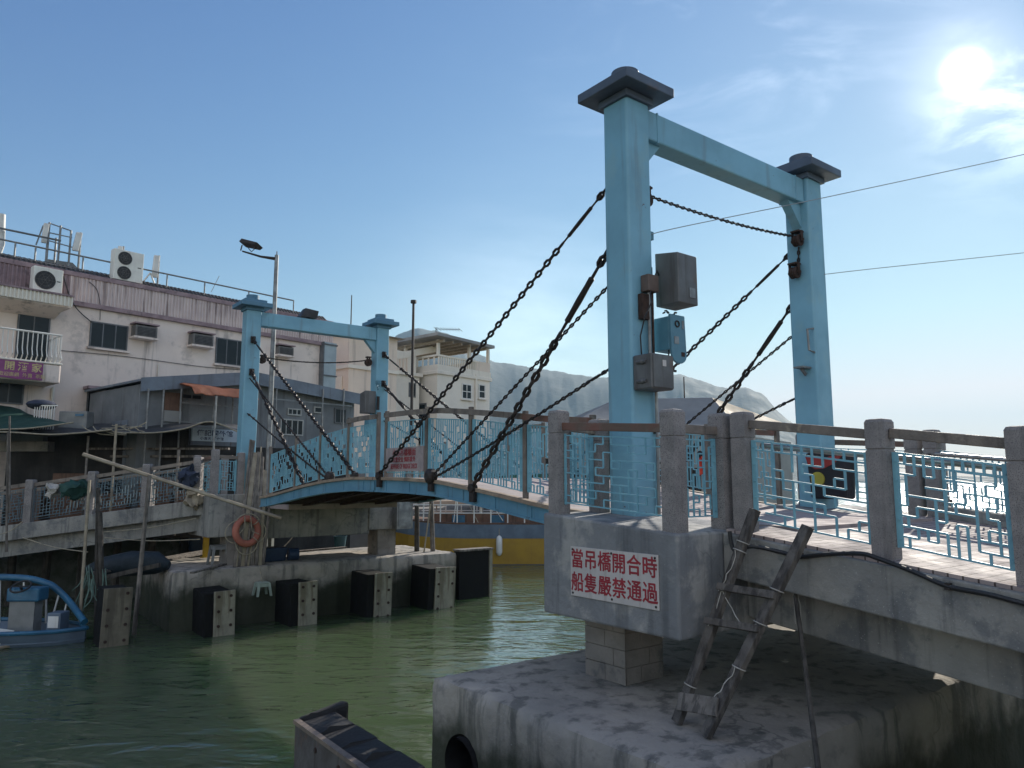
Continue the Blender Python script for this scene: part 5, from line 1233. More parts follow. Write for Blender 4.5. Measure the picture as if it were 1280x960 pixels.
m = MB(); a = k_(44, 324, 1.5); b = k_(112, 338, 1.5); m.ext([(a.x, 1.5, 11.1), (b.x, 1.5, 11.1), ((a.x+b.x)/2+.3, 1.5, 11.6), (a.x+.4, 1.5, 11.55)], (0, 1.2, 0)); tag(m.build('skylight', PALEH, fr=PK), 'pale skylight hood on the roof behind the antenna frame', 'skylight')
t = thing('roof_brace', 'pale tripod brace beside the right panel antenna', 'brace', k_(185, 356, .5), PK); m = MB()
for x, y in ((175, 357), (194, 357)): m.cyl(k_(x, y, .5), k_(188, 341, .5), .03, 6)
m.build('leg', WHITE, t)
m = MB().tube([k_(264, 365, .5), k_(274, 345, .5)], .012, 5); tag(m.build('whip_aerial', GALV, fr=PK), 'thin slanting whip aerial on the long house roof', 'aerial')
# ---------------------------------------------------------------- grey shed
SY = -4.5; s_ = lambda x, y, o=SY: P(PK, 1, o, x, y)
t = thing('grey_shed', 'low grey sheet metal shed with a shallow gable in front of the long house', 'shed', (6, -3, 2.3), PK); t_shed = t
pl = [s_(176, 476), s_(312, 468), s_(443, 495)]; xl, xm, xr = (p.x for p in pl); zl_, zm_, zr_ = (p.z for p in pl)
MB().ext([(xl, SY, 2.3), (xr, SY, 2.3), (xr, SY, zr_-.1), (xm, SY, zm_-.1), (xl, SY, zl_-.1)], (0, 3.9, 0)).build('wall', SHEDG, t)
m = MB()
for (xa, za2, xb2, zb3) in ((xl-.12, zl_-.02, xm, zm_), (xm, zm_, xr+.1, zr_)): m.hexa([(xa, SY-.3, za2-.02), (xb2, SY-.3, zb3-.02), (xb2, SY+4.1, zb3-.02), (xa, SY+4.1, za2-.02), (xa, SY-.3, za2+.05), (xb2, SY-.3, zb3+.05), (xb2, SY+4.1, zb3+.05), (xa, SY+4.1, za2+.05)])
m.build('roof', SHEDR, t)
m = MB()
for (xa, za2, xb2, zb3) in ((xl-.12, zl_, xm, zm_), (xm, zm_, xr+.1, zr_)): m.hexa([(xa, SY-.34, za2-.36), (xb2-.003, SY-.34, zb3-.36), (xb2-.003, SY-.305, zb3-.36), (xa, SY-.305, za2-.36), (xa, SY-.34, za2+.06), (xb2-.003, SY-.34, zb3+.06), (xb2-.003, SY-.305, zb3+.06), (xa, SY-.305, za2+.06)])
m.build('fascia', SHEDR, t)
for (x0, y0, x1, y1, c) in ((226, 491, 252, 501, 2), (359, 510, 376, 520, 3), (350, 523, 378, 545, 4), (392, 508, 402, 517, 1), (418, 510, 432, 530, 2)):
    a = s_(x0, y0); b = s_(x1, y1); window(t, a.x, b.x, b.z, a.z, SY-.03, FRAME if c != 2 else FRAMED, c)
a = s_(206, 490); b = s_(226, 514); MB().bb(a.x, b.x, SY-.06, SY-.004, b.z, a.z).build('door_panel', BROWNW, t)
b2 = s_(226, 528); MB().bb(a.x, b.x, SY-.065, SY-.004, b2.z, b.z-.01).build('door_base', PALEH, t)
m = MB()
for x in (186, 205, 227, 268, 292, 346, 404, 430):
    p = s_(x, 486, SY-.4); m.cyl((p.x, SY-.4, 2.6), (p.x, SY-.4, p.z), .03, 6)
m.build('porch_posts', GALV, t)
m = MB()
for (x0, x1, y) in ((226, 300, 503), (226, 300, 527), (335, 440, 498)):
    a = s_(x0, y, SY-.4); b = s_(x1, y, SY-.4); m.bar(a, (b.x, b.y, a.z), .03)
m.build('porch_rails', GALV, t)
sx0 = s_(176, 480); MB().bb(xl-.03, xl-.004, SY+.7, SY+1.9, 4.2, 5.6).build('louvre_panel', SHEDR, t)
a = s_(224, 481, SY-.35); b = s_(303, 487, SY-1.3)
t = thing('orange_awning', 'crumpled orange tarpaulin awning along the front of the grey shed', 'awning', (a.x, SY-.8, a.z), PK)
m = MB(); vs = []; fs = []; nx, ny = 26, 5
x1 = s_(303, 487, SY-.35).x
for i in range(nx+1):
    for j in range(ny+1):
        x = a.x+(x1-a.x)*i/nx; y = SY-.35-1.05*j/ny; z = a.z+.05-.22*(j/ny)**1.3+.07*noise3((x*2, y*2, 0), 1.3)-(0.18 if j == ny else 0); vs.append((x, y, z))
for i in range(nx):
    for j in range(ny): q = i*(ny+1)+j; fs.append((q, q+1, q+ny+2, q+ny+1))
m.add(vs, fs).add([v+Vector((0, 0, -.02)) for v in m.v], fs).build('tarp', TARPO, t, smooth=True)
a = s_(232, 556, SY-.7); b = s_(440, 556, SY-.7); MB().bb(a.x, b.x, SY-.74, SY-.66, 1.2, a.z).build('shade_panel', DARKW, t_shed)  # dark panel added to stand in for the shade under the shed
# white shop sign
a = s_(241, 530, SY-1.0); b = s_(296, 553, SY-1.0)
t = thing('shop_sign', 'long bluish white shop sign with dark characters below the orange awning', 'sign', ((a.x+b.x)/2, SY-1, b.z), PK)
MB().bb(a.x, b.x, SY-1.0, SY-.94, b.z, a.z-.12).build('board', SIGNBW, t); o_ = parent_or[t.name]; w = b.x-a.x; hgt = a.z-.12-b.z
text('lettering', '傳記園外館', w*.135, INK, t, basis(Vector(((a.x+b.x)/2, SY-1.003, b.z+hgt*.62))-o_, (1, 0, 0), (0, 0, 1), (0, -1, 0)), bold=.003, sx=1.2)
text('lettering', '小食天 歷史館', w*.07, INK, t, basis(Vector(((a.x+b.x)/2-.1, SY-1.003, b.z+hgt*.2))-o_, (1, 0, 0), (0, 0, 1), (0, -1, 0)), bold=.002, sx=1.2)
# ---------------------------------------------------------------- cream houses farther along
YB = 44.0
CH = Frame(*P(WD, 1, YB, 545, 600).to_2d(), math.atan2(.76, .65)); h_ = lambda x, y, o=0: P(CH, 1, o, x, y)
structure(MB().ext([(-14, -3, -4), (16, -3, -4), (16, 26, -4), (-14, 26, -4)], (0, 0, 6.2)).build('far_shore', EARTH, fr=CH))
t = thing('cream_house', 'cream three storey house with a roof terrace under a canopy', 'house', (4, 4, 2.2), CH)
zfl = h_(545, 467).z; zpa = h_(545, 455).z; zt2 = h_(545, 443).z; xr = h_(612, 470).x; zrf = h_(612, 437, 0).z
MB().bb(0, xr, 0, 6.2, 2.2, zfl).build('wall', WALLC, t)
MB().bb(-.12, xr+.12, -.12, 6.3, zfl, zfl+.22).build('cornice', WALLC, t, bevel=.03)
m = MB().bb(-.05, xr+.05, -.06, .06, zfl+.22, zpa).bb(-.06, .06, .06, 6.2, zfl+.22, zpa); m.build('parapet', WALLC, t)
m = MB()
n = 16
for i in range(n+1): m.cyl((xr*.02+xr*.68*i/n, 0, zpa), (xr*.02+xr*.68*i/n, 0, zt2-.08), .06, 6)
for i in range(10): m.cyl((0, .3+.5*i, zpa), (0, .3+.5*i, zt2-.08), .06, 6)
m.bb(-.07, xr*.72, -.07, .07, zt2-.08, zt2+.03).bb(-.07, .07, .07, 6, zt2-.08, zt2+.03); m.build('balustrade', WALLC, t)
MB().bb(xr*.72, xr, -.03, 3, zpa, zt2+.02).build('stair_head', WALLPK, t)
zc = h_(548, 417, -.6).z; zc2 = h_(617, 434, -.6).z; xc = h_(617, 434, -.6).x
m = MB().hexa([(-.7, -.7, zc-.12), (xc, -.7, zc-.24), (xc, 6.4, zc-.24), (-.7, 6.4, zc-.12), (-.7, -.7, zc+.06), (xc, -.7, zc-.06), (xc, 6.4, zc-.06), (-.7, 6.4, zc+.06)]); m.build('canopy', surf('canopy_grey', (.28, .28, .27), (.2, .2, .2), 1, .7), t)
m = MB(); 
for x in [(xc-.6)*k/5 for k in range(6)]: m.bb(x, x+.12, -.5, 6.2, zc-.40, zc-.25)
m.build('canopy_beam', BAMBOO, t)
for x in (.1, xr-.1, xr*.6): MB().bb(x-.08, x+.08, -.02, .14, zt2, zc-.2).build('canopy_post', WALLC, t)
for y in (3.0, 5.9): MB().bb(.0, .16, y-.08, y+.08, zt2, zc-.2).build('canopy_post', WALLC, t)
for (x0, y0, x1, y1, c, r) in ((577, 479, 589, 500, 2, 2), (598, 480, 606, 499, 1, 2)):
    a = h_(x0, y0); b = h_(x1, y1); window(t, a.x, b.x, b.z, a.z, -.03, WHITE, c, WALLC, rows=r, w=.07)
xw = h_(594, 480).x; MB().cyl((xw, -.08, 3), (xw, -.08, zfl+.3), .07, 8).build('downpipe', WALLC, t)
f = MB().bb(-.05, .02, .9, 2.4, zfl-4.2, zfl-1.7).build('window', FRAMED, t); MB().bb(-.07, -.051, 1.0, 2.3, zfl-4.1, zfl-1.8).build('pane', GLASS, f)
# lower wing on its left
zw = h_(500, 468).z; a = h_(489, 440); 
t = thing('cream_annex', 'lower cream wing with a pale terrace wall left of the canopied house', 'house', (-3, 4, 2.2), CH)
xl2 = h_(470, 500, 1.2).x; xr2 = h_(524, 500, 1.2).x
MB().bb(xl2, xr2, 1.2, 8, 2.2, h_(500, 468, 1.2).z).build('wall', WALLC, t)
MB().bb(xl2-.1, xr2+.15, 1.05, 8.1, h_(500, 468, 1.2).z, h_(500, 468, 1.2).z+.2).build('cornice', WALLC, t)
zz1 = h_(500, 468, 1.2).z+.2; MB().bb(xl2+1, xr2-.2, 1.3, 5, zz1, h_(510, 440, 1.3).z).build('terrace_wall', WALLC, t)
m = MB().ext([(xl2+.6, 1.25, h_(492, 446, 1.25).z), (xr2+1.4, 1.25, h_(525, 428, 1.25).z), (xr2+1.4, 1.25, h_(525, 428, 1.25).z-.4), (xl2+.6, 1.25, h_(492, 446, 1.25).z-.4)], (0, .4, 0)); m.build('stair_wall', WALLC, t)
for k in range(5): 
    p = h_(493+4*k, 448, 1.25); MB().cyl((p.x, 1.28, p.z-1.0), (p.x, 1.28, p.z), .07, 6).build('baluster', WALLPK, t)
a = h_(511, 478, 1.2); b = h_(519, 497, 1.2); window(t, a.x, b.x, b.z, a.z, 1.17, FRAMED, 1, w=.07)
a = h_(525, 475, 1.2)
# pale pink house behind the far tower
CM = Frame(*P(WD, 1, 38, 432, 600).to_2d(), math.atan2(.76, .65)); c_ = lambda x, y, o=0: P(CM, 1, o, x, y)
t = thing('pale_house', 'pale pink house with a flat hipped roof seen behind the far tower', 'house', (3, 3, 2.2), CM)
zt3 = c_(432, 412).z; xr3 = c_(497, 420).x; zl3 = c_(432, 457).z
MB().bb(0, xr3, 0, 6, 2.2, zt3).build('wall', WALLPK, t); MB().bb(-.1, xr3+.05, -.1, 6.1, zl3-.09, zl3+.09).build('string_course', WALLC, t)
m = MB().add([(-.4, -.4, zt3), (xr3+.3, -.4, zt3), (xr3+.3, 6.4, zt3), (-.4, 6.4, zt3), (2.0, 3, zt3+.75)], [(0, 1, 4), (1, 2, 4), (2, 3, 4), (3, 0, 4), (3, 2, 1, 0)]); m.build('roof', surf('pale_roof', (.36, .31, .27), None, 2, .8), t)
f = MB().bb(-.04, .02, .8, 2.0, zl3-2.3, zl3-.9).build('window', FRAME, t); MB().bb(-.06, -.041, .88, 1.92, zl3-2.22, zl3-.98).build('pane', GLASS, f); MB().bb(-.09, -.03, .5, 2.3, zl3-2.5, zl3-.5).build('window_surround', WALLC, t)
structure(MB().ext([(-9, -2, -4), (9, -2, -4), (9, 14, -4), (-9, 14, -4)], (0, 0, 6.25)).build('middle_shore', EARTH, fr=CM))
# aerials and masts between the houses
def mast(label, x, y0, y1, D, r, nm='aerial_mast', tip=False):
    a = P(WD, 1, D, x, y0); b = P(WD, 1, D, x, y1); m = MB().tube([Vector((a.x, D, a.z)), Vector((a.x, D, b.z))], [r, r*.8], 8)
    if tip: m.cyl((a.x, D, b.z), (a.x, D, b.z+.12), r*1.9, 8)
    return tag(m.build(nm, IRON), label, 'mast')
mast('thin aerial mast on the pale pink house', 438.5, 410, 369, 39.5, .035)
mast('dark boat mast with a black tip in front of the cream house', 514, 545, 379, 30, .065, 'boat_mast', True)
mast('thin mast far behind the canvas roof', 856, 512, 471, 60, .06)
p = h_(545, 415, 2); t = thing('television_aerial', 'comb shaped television aerial on the canopy of the cream house', 'aerial', p, CH)
MB().cyl((p.x, 2, p.z-.35), (p.x, 2, p.z+.3), .03, 6).build('stem', IRON, t); m = MB().bar((p.x, 2, p.z+.2), (p.x+2.4, 2.2, p.z+.55), .03)
for i in range(9): q = Vector((p.x, 2, p.z+.2)).lerp(Vector((p.x+2.4, 2.2, p.z+.55)), i/8); m.cyl(q-Vector((0, .2, .14)), q+Vector((0, .2, .14)), .015, 5)
m.build('comb', IRON, t)
# ================================================================== stilt stalls and tarps behind the left railing
t = thing('stilt_hut', 'dark boarded hut on stilts behind the left railing under the tarpaulins', 'hut', (-13, 24.5, 2.3))
MB().bb(-15.6, P(WD, 1, 23, 236, 560).x, 22.95, 23.1, 2.3, 5.35).build('back_wall', DARKW, t); MB().bb(-15.6, -8.9, 21.65, 22.94, 2.1, 2.35).build('floor', DARKW, t)
m = MB()
for i in range(6): m.cyl((-15.4+1.0*i, 21.8, -1.5), (-15.4+1.0*i, 21.8, 2.1), .11, 8)
m.build('stilts', WOODD, t)
m = MB()
for x, y, h in ((-15.0, 22.3, 1.2), (-13.8, 22.4, 1.6), (-12.4, 22.2, 1.0), (-11.2, 22.4, 1.5), (-10.0, 22.3, 1.1)): m.bb(x, x+.95, y, y+.5, 2.35, 2.35+h)
m.build('counter', BROWNW, t, bevel=.02)
a = P(WD, 1, 22.7, 0, 552); MB().bb(-15.6, P(WD, 1, 22.7, 62, 560).x, 22.6, 22.94, a.z-.3, a.z).build('ledge', CONC, t); MB().bb(-15.5, P(WD, 1, 22.8, 56, 550).x, 22.7, 22.94, a.z+.01, a.z+.35).build('wall_vent', SHEDG, t)
a = P(WD, 1, 23.0, 100, 575); MB().bb(P(WD, 1, 23, 120, 560).x, P(WD, 1, 23, 292, 560).x, 22.55, 22.7, a.z+.3, a.z+.36).build('beam', WOOD, t)
a = P(WD, 1, 22.8, 140, 563); MB().bb(a.x, P(WD, 1, 22.8, 292, 563).x, 22.7, 22.8, a.z-.22, a.z-.15).build('beam', WOOD, t)
structure(MB().bb(-24, -7.4, 23.2, 23.45, -4, 2.3).build('sea_wall', CONCD))
def tarp(label, mt, pts_front, d0, pts_back, d1, sag=.12, nm='tarpaulin', seed=0):
    t = thing(nm, label, 'tarpaulin', P(WD, 1, d0, *pts_front[0])); F_ = smooth_path([P(WD, 1, d0, *p) for p in pts_front], 5); B_ = smooth_path([P(WD, 1, d1, *p) for p in pts_back], 5)
    n = len(F_)-1; k = len(B_)-1; vs = []; fs = []; ny = 6
    for i in range(n+1):
        b = B_[round(i*k/n)]
        for j in range(ny+1):
            s = j/ny; p = F_[i].lerp(b, s); p = p+Vector((0, 0, -sag*4*s*(1-s)+.05*noise3(p+Vector((seed, 0, 0)), 1.5))); vs.append(p)
    for i in range(n):
        for j in range(ny): q = i*(ny+1)+j; fs.append((q, q+1, q+ny+2, q+ny+1))
    m = MB().add(vs, fs); m.add([v-Vector((0, 0, .02)) for v in vs], fs); m.build('sheet', mt, t, smooth=True)
    m = MB().tube(F_, .022, 5); m.build('edge_rope', ROPE, t)
    return t
tarp('green tarpaulin sloping down at the far left below the balcony', TARPG, [(-60, 541), (0, 537), (40, 535), (92, 528)], 20.6, [(-60, 500), (0, 507), (20, 510), (45, 522)], 23.5, 0)
tarp('dark grey tarpaulin stretched level over the left stalls', TARPK, [(-60, 545), (0, 540), (60, 543), (100, 541), (140, 537)], 20.4, [(-60, 536), (40, 530), (140, 530)], 23.0, .1, seed=4)
tarp('black netting sagging from the pole to the white sign', TARPK, [(136, 540), (190, 541), (230, 536), (263, 527), (300, 541)], 21.2, [(136, 531), (220, 530), (300, 531)], 23.2, 0, seed=9)
a = P(WD, 1, 23.0, 118, 543); b = P(WD, 1, 23.0, 152, 556); t = thing('blue_sheet', 'bright blue plastic sheet hanging at the stalls by the upright pole', 'sheet', (a.x, 23, b.z))
MB().ext([(a.x-.15, 23.0, b.z), (b.x, 23.0, b.z+.02), (b.x-.02, 23.0, a.z-.02), (a.x+.05, 23.0, a.z)], (0, .03, 0)).build('sheet', TARPB, t)
def upright(label, x, y0, y1, D, r, mt): a = P(WD, 1, D, x, y1); return tag(MB().cyl((a.x, D, 2.2), (a.x, D, P(WD, 1, D, x, y0).z), r, 8).build('support_pole', mt, smooth=True), label, 'pole')
upright('bright upright pole through the bunched tarpaulin ties', 138, 530, 640, 20.5, .035, BAMBOO)
upright('dim leaning support pole left of the bright upright pole', 105, 545, 620, 21, .03, WOOD)
upright('tall thin pole in front of the white shop sign', 265, 495, 600, 21.0, .03, GALV)
upright('short pole under the beam right of the bamboo tip', 221, 562, 610, 21.2, .04, WOOD)
m = MB(); rn = random.Random(4)
for i in range(12):
    p = P(WD, 1, 20.5, 104+i*6+rn.uniform(-3, 3), 534+rn.uniform(-3, 4)); q = p+Vector((rn.uniform(.1, .8), rn.uniform(-.1, .2), rn.uniform(-.22, .15))); m.tube([p, p.lerp(q, .5)+Vector((0, 0, -.04)), q], .014, 5)
tag(m.build('tarpaulin_ties', ROPE), 'bunched pale ties where the left tarpaulins meet at the pole', 'rope')
a = P(WD, 1, 22.2, 44, 507); b = P(WD, 1, 22.2, 67, 525)
t = thing('small_balcony_rail', 'short white barred railing with laundry behind the green tarpaulin', 'railing', (a.x, 22.2, b.z)); m = MB()
for i in range(9): x = a.x+(b.x-a.x)*i/8; m.cyl((x, 22.2, b.z-.3), (x, 22.2, a.z), .016, 5)
m.bar((a.x-.1, 22.2, a.z), (b.x+.1, 22.2, a.z), .035); m.build('bars', WHITE, t)
m = MB().ball(P(WD, 1, 22.5, 52, 506), (.42, .2, .16), 12, 6); tag(m.build('laundry', NAVY, smooth=True), 'dark heap of laundry over the short barred railing', 'laundry')
condx = P(WD, 1, 22.4, 74, 514); condy = P(WD, 1, 22.4, 108, 528)
t = thing('freezer', 'low pale appliance with a blue badge behind the tarpaulin', 'appliance', (condx.x, 22.4, condy.z)); MB().bb(condx.x, condy.x, 22.4, 22.8, condy.z-.2, condx.z).build('casing', PLASG, t, bevel=.02); MB().bb(condy.x-.35, condy.x-.1, 22.385, 22.4, condx.z-.15, condx.z-.08).build('badge', BOATB, t)
# ================================================================== street lamp and floodlight
DL = 22.4
a = P(WD, 1, DL, 346, 319); bx = a.x
t = thing('street_lamp', 'tall street lamp with a square floodlight head left of the far tower beam', 'street lamp', (bx, DL, 2.2))
MB().tube([(bx, DL, 1.2), (bx, DL, a.z*.6), (bx, DL, a.z)], [.085, .075, .06], 12).build('pole', GALV, t, smooth=True)
MB().tube([(bx, DL, a.z), (bx, DL, a.z+.12)], .02, 6).build('finial', GALV, t)
e = P(WD, 1, DL, 303, 314); mth_ = P(WD, 1, DL, 326, 320); MB().tube([(bx, DL, a.z-.12), mth_+Vector((0, 0, -.02)), e], [.055, .035, .025], 8).build('arm', IRON, t, smooth=True)
l0 = P(WD, 1, DL, 303, 301); l1 = P(WD, 1, DL, 325, 316)
MB().hexa([(l0.x, DL-.3, e.z+.22), (l1.x-.1, DL-.3, e.z+.12), (l1.x-.1, DL+.3, e.z+.12), (l0.x, DL+.3, e.z+.22), (l0.x+.06, DL-.25, l0.z), (l1.x, DL-.28, l0.z-.14), (l1.x, DL+.28, l0.z-.14), (l0.x+.06, DL+.25, l0.z)]).build('lamp_head', IRON, t, bevel=.015)
m = MB().tube([(l0.x+.12, DL-.05, e.z+.2), (l0.x+.3, DL, e.z-.02), (l1.x-.1, DL, e.z+.15)], .016, 6).bar((l0.x, DL, e.z+.2), (l0.x-.04, DL, e.z+.02), .03); m.build('lamp_bracket', IRON, t)
c = far_left((7.95, 5.97, 8.312)); t = thing('floodlight', 'black floodlight lying on the cross head of the far tower', 'floodlight', c, BR)
MB().hexa([(c.x-.25, c.y-.15, c.z+.02), (c.x+.22, c.y-.2, c.z+.02), (c.x+.22, c.y+.15, c.z+.02), (c.x-.25, c.y+.15, c.z+.06), (c.x-.1, c.y-.12, c.z+.30), (c.x+.27, c.y-.2, c.z+.24), (c.x+.27, c.y+.15, c.z+.24), (c.x-.1, c.y+.12, c.z+.3)]).build('housing', CABLE, t, bevel=.015); MB().bb(c.x-.04, c.x+.04, c.y-.05, c.y+.05, c.z, c.z+.03).build('foot', IRON, t)
# ================================================================== boats and far things
YW = 32.0
xa = P(WD, 1, YW, 470, 660).x; xb = P(WD, 1, YW, 790, 660).x
t = thing('tour_boat', 'yellow and grey blue wooden boat moored beyond the bridge', 'boat', ((xa+xb)/2, YW+1.4, WL))
def side_hull(z0, z1, mt, nm, out, bow=2.2):
    m = MB(); vs = []; fs = []; n = 16
    for i in range(n+1):
        k = i/n; x = xa+(xb-xa)*k; w = 1.4*(1-max(0, 1-(x-xa)/bow)**2.2)+.02; sh = .35*max(0, 1-(x-xa)/4)**2
        vs += [(x, YW+1.4-w-out, z0+sh*(z0 > WL+.3)), (x, YW+1.4-w-out-.02, z1+sh), (x, YW+1.4+w+out+.02, z1+sh), (x, YW+1.4+w+out, z0+sh*(z0 > WL+.3))]
    for i in range(n):
        for j in range(4): a = i*4+j; b = i*4+(j+1) % 4; fs.append((a, b, b+4, a+4))
    fs += [(0, 1, 2, 3), (n*4, n*4+1, n*4+2, n*4+3)]; m.add(vs, fs).build(nm, mt, t, smooth=False)
zy = P(WD, 1, YW, 640, 673).z; zt_ = P(WD, 1, YW, 640, 664).z
side_hull(WL-.5, WL+.02, surf('antifoul_blue', (.02, .06, .11), None, 3, .6), 'bottom', 0); side_hull(WL+.02, zy, BOATY, 'hull_side', .01); side_hull(zy+.002, zt_+.28, BOATG, 'topside', .04); side_hull(zt_+.282, zt_+.34, BROWNW, 'deck_edge', .06)
m = MB(); zr0 = zt_+.3
for i in range(12): x = xa+2.0+i*.72; m.cyl((x, YW+.1, zr0), (x, YW+.1, zr0+1.15), .03, 6); m.cyl((x, YW+2.7, zr0), (x, YW+2.7, zr0+1.15), .03, 6)
for y in (YW+.1, YW+2.7):
    for h in (.45, .8, 1.15): m.tube([(xa+1.6, y, zr0+h), (xb, y, zr0+h)], .024, 6)
m.build('deck_railing', WHITE, t)
MB().bb(xa+2.2, xb-1, YW+.5, YW+2.3, zr0, zr0+.42).build('deck_bench', BROWNW, t); MB().bb(xa+5.6, xb, YW+.5, YW+2.3, zr0+.43, zr0+1.0).build('wheelhouse', BOATG, t)
cx = P(WD, 1, YW, 560, 632); MB().hexa([(cx.x-.9, YW+.6, cx.z), (cx.x+1.7, YW+.6, cx.z), (cx.x+1.7, YW+2.2, cx.z), (cx.x-.9, YW+2.2, cx.z), (cx.x-.7, YW+.7, cx.z+.16), (cx.x+1.3, YW+.7, cx.z+.2), (cx.x+1.3, YW+2.1, cx.z+.2), (cx.x-.7, YW+2.1, cx.z+.16)]).build('awning', surf('boat_awning', (.30, .22, .15), (.24, .17, .12), 3, .7), t)
m = MB()
for x in (cx.x-.7, cx.x+1.4):
    for y in (YW+.7, YW+2.1): m.cyl((x, y, zr0), (x, y, cx.z), .03, 6)
m.build('awning_post', WHITE, t)
rn = random.Random(21)
for i in range(9):                                    # stays, mooring ropes and fender lines
    x = xa+1.2+i*1.05; a = Vector((x, YW+rn.uniform(0, .3), zr0+rn.uniform(.0, .2))); b = Vector((x+rn.uniform(-1.2, 1.2), YW+rn.uniform(.1, .8), zr0+rn.uniform(1.2, 2.6)))
    MB().tube(smooth_path([a, a.lerp(b, .5)+Vector((0, 0, -.06)), b], 3), .018, 5).build('stay_rope', ROPE if i % 2 else WHITE, t)
for x, h in ((xa+2.3, 2.9), (xa+4.4, 2.4), (xa+6.1, 2.7)): MB().tube([(x, YW+.9, zr0), (x, YW+.9, zr0+h)], [.05, .04], 7).build('mast_post', WOOD if x < xa+3 else WHITE, t)
for x in (xa+3.2, xa+4.9, xa+7.3): MB().bb(x, x+.55, YW+.35, YW+.8, zr0, zr0+.35).build('deck_crate', (BOATB, WOOD, PLASG)[int(x*7) % 3], t, bevel=.02)
c = P(WD, 1, YW-.12, 624, 682); t = thing('boat_fender', 'white cylindrical fender hanging on the yellow hull', 'boat fender', c); MB().lathe(c, [(.03, .42), (.10, .36), (.13, .28), (.13, -.28), (.10, -.36), (.04, -.42)], 14).build('bumper', BOATW, t, smooth=True); MB().cyl(c+Vector((0, 0, .4)), c+Vector((0, .1, .95)), .015, 5).build('lanyard', ROPE, t)
# green ferry-like boat farther off
YG = 46.0; xa2 = P(WD, 1, YG, 628, 590).x; xb2 = P(WD, 1, YG, 860, 590).x
t = thing('cargo_boat', 'white cabined boat with a green hull moored behind the yellow boat', 'boat', ((xa2+xb2)/2, YG+2, WL))
zg = P(WD, 1, YG, 680, 592).z
MB().ext([(xa2, YG, WL-.5), (xb2, YG, WL-.5), (xb2+1.2, YG, zg), (xa2-.8, YG, zg)], (0, 4, 0)).build('hull', BOATGR, t, bevel=.1)
MB().bb(xa2+.8, xb2-2, YG+.5, YG+3.5, zg, zg+1.25).build('cabin', BOATW, t, bevel=.06)
for i in range(7): MB().bb(xa2+1.1+i*1.15, xa2+1.85+i*1.15, YG+.48, YG+.498, zg+.45, zg+.95).build('window', GLASS, t)
MB().bb(xa2+.4, xb2-1.6, YG+.2, YG+3.8, zg+1.251, zg+1.36).build('roof', BOATW, t)
# big canvas roofed hall
YT = 40.0
q = lambda x, y, d=YT: P(WD, 1, d, x, y)
t = thing('canvas_hall', 'big hip roofed canvas hall beyond the near tower, its right slope coloured as sunlit', 'hall', q(840, 600)+Vector((0, 4, -2)))
r0, r1 = q(770, 499, YT+4), q(890, 497, YT+4); e0, e1 = q(700, 536, YT), q(926, 538, YT); b1, b0 = q(992, 533, YT+9), q(690, 533, YT+9)
vs = [e0, e1, b1, b0, r0, r1]
def cloth(tri, mt, nm, n=10):
    m = MB(); A, B, C, D_ = (tri+[tri[-1]])[:4]; vs = []; fs = []
    for i in range(n+1):
        for j in range(n+1):
            a = A.lerp(B, i/n); b = D_.lerp(C, i/n); p = a.lerp(b, j/n); s = 4*(i/n)*(1-i/n)*4*(j/n)*(1-j/n); vs.append(p+Vector((0, 0, -.22*s+.05*noise3(p, .8)*min(1, s*4))))
    for i in range(n):
        for j in range(n): q_ = i*(n+1)+j; fs.append((q_, q_+1, q_+n+2, q_+n+1))
    m.add(vs, fs); m.add([v-Vector((0, 0, .05)) for v in vs], fs); m.build(nm, mt, t, smooth=True)
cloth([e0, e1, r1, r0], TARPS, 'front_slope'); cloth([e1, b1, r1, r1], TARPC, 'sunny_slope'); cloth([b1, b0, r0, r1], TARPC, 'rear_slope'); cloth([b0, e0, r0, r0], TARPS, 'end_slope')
MB().ext([Vector((e0.x+.2, e0.y+.2, .8)), Vector((e1.x-.2, e1.y+.2, .8)), Vector((b1.x-.3, b1.y-.2, .8)), Vector((b0.x+.2, b0.y-.2, .8))], (0, 0, min(e0.z, e1.z)-1.0)).build('wall', PALEH, t)
m = MB()
for k in range(9):
    p = e0.lerp(e1, (k+.5)/9); m.cyl((p.x, p.y+.1, -2), (p.x, p.y+.1, p.z-.1), .1, 8)
m.build('posts', WOODD, t)
m = MB()
for k in range(8): p = e0.lerp(e1, (k+.25)/9); m.bb(p.x, p.x+.8, p.y+.17, p.y+.195, 2.0, 4.4)
m.build('openings', DARKW, t)
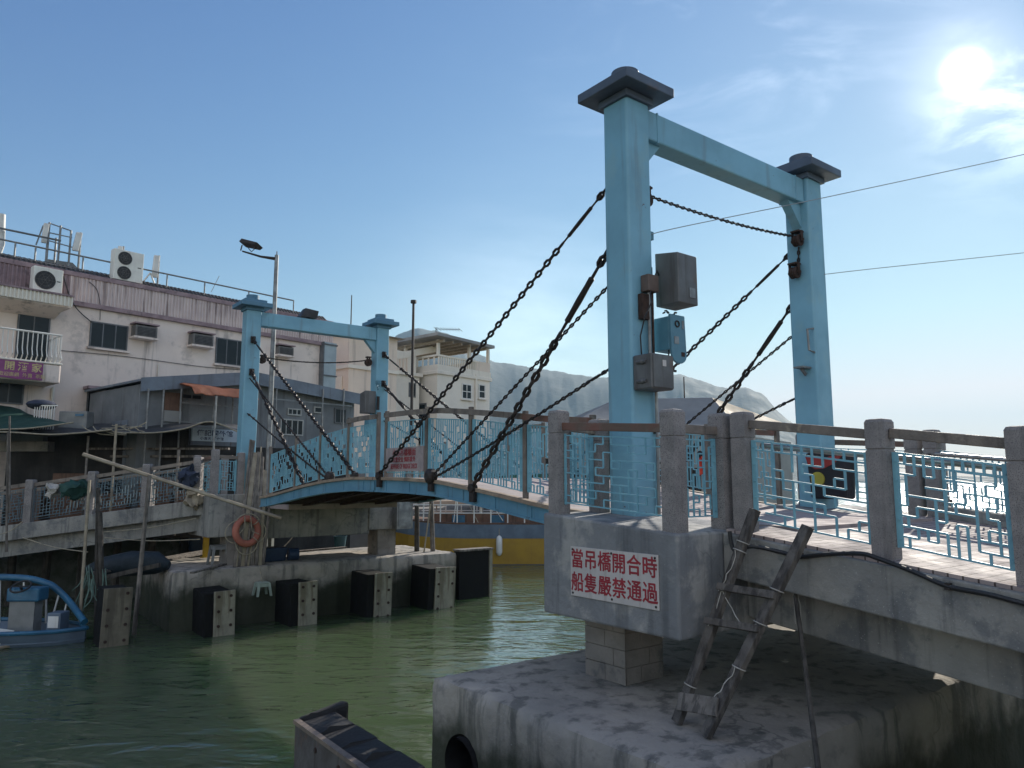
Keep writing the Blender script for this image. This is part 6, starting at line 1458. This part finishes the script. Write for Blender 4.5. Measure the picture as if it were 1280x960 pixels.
# red cloth on the opposite railing
a = P(BR, 0, 10.08, 876, 570); b = P(BR, 0, 10.08, 876, 592)
t = thing('cloth_strip', 'orange red cloth strip tied to the opposite railing of the bridge', 'cloth', b, BR); m = MB(); vs = []; fs = []
for i in range(5):
    for j in range(9): vs.append((a.x-.02-.02*math.sin(i*1.9+j*.5), a.y-.045+.09*i/4*(1-.35*math.sin(j*.8)), a.z-(a.z-b.z)*j/8-.05*(i/4)*(j > 6)))
for i in range(4):
    for j in range(8): k = i*9+j; fs.append((k, k+1, k+10, k+9))
m.add(vs, fs); m.add([Vector(v)+Vector((.008, 0, 0)) for v in vs], fs).build('cloth', REDC, t, smooth=True)
MB().ball((a.x-.02, a.y, a.z+.03), (.05, .06, .06), 10, 6).build('knot', BAGK, t, smooth=True)
# small boat out on the bright sea
c = fz(WL, 1172, 642, WD); t = thing('sampan', 'small dark sampan with an outboard engine on the bright sea at the right', 'boat', c)
m = MB(); vs = []; fs = []
for i in range(9):
    k = i/8*2-1; w = .7*(1-abs(k)**2.5)+.05; x = c.x+k*2.2; h = .45+.25*abs(k)**2
    vs += [(x, c.y-w, WL+h), (x, c.y-w*.7, WL-.2), (x, c.y+w*.7, WL-.2), (x, c.y+w, WL+h)]
for i in range(8):
    for j in range(3): a = i*4+j; fs.append((a, a+1, a+5, a+4))
fs += [(0, 1, 2, 3), (32, 33, 34, 35)]; m.add(vs, fs).build('hull', BOATG, t, smooth=True)
m = MB().bb(c.x+1.2, c.x+1.6, c.y-.2, c.y+.2, WL+.5, WL+1.5).cyl((c.x+1.4, c.y, WL+1.5), (c.x+1.9, c.y, WL+.9), .08, 6); m.build('engine', CABLE, t, bevel=.05); MB().ball((c.x-1.2, c.y, WL+.75), (.7, .4, .35)).build('cargo', BAGR, t, smooth=True); MB().bb(c.x-.2, c.x+.5, c.y-.3, c.y+.3, WL+.4, WL+.9).build('box', BOATG, t)
# wires across the sky
def skywire(label, pts):
    p = [P(WD, 1, d, x, y) for x, y, d in pts]; tag(MB().tube(smooth_path(p, 8), .0055, 5).build('overhead_wire', WIRE), label, 'wire')
skywire('thin upper overhead wire running from the near left column across the sky to the right', [(813, 293, 8.72), (860, 282, 8.8), (1040, 245, 9.3), (1280, 193, 10.2), (1480, 146, 11)])
skywire('thin lower overhead wire running from the near right column out over the sea', [(1030, 343, 10.85), (1100, 335, 11.1), (1280, 316, 11.8), (1480, 294, 12.6)])
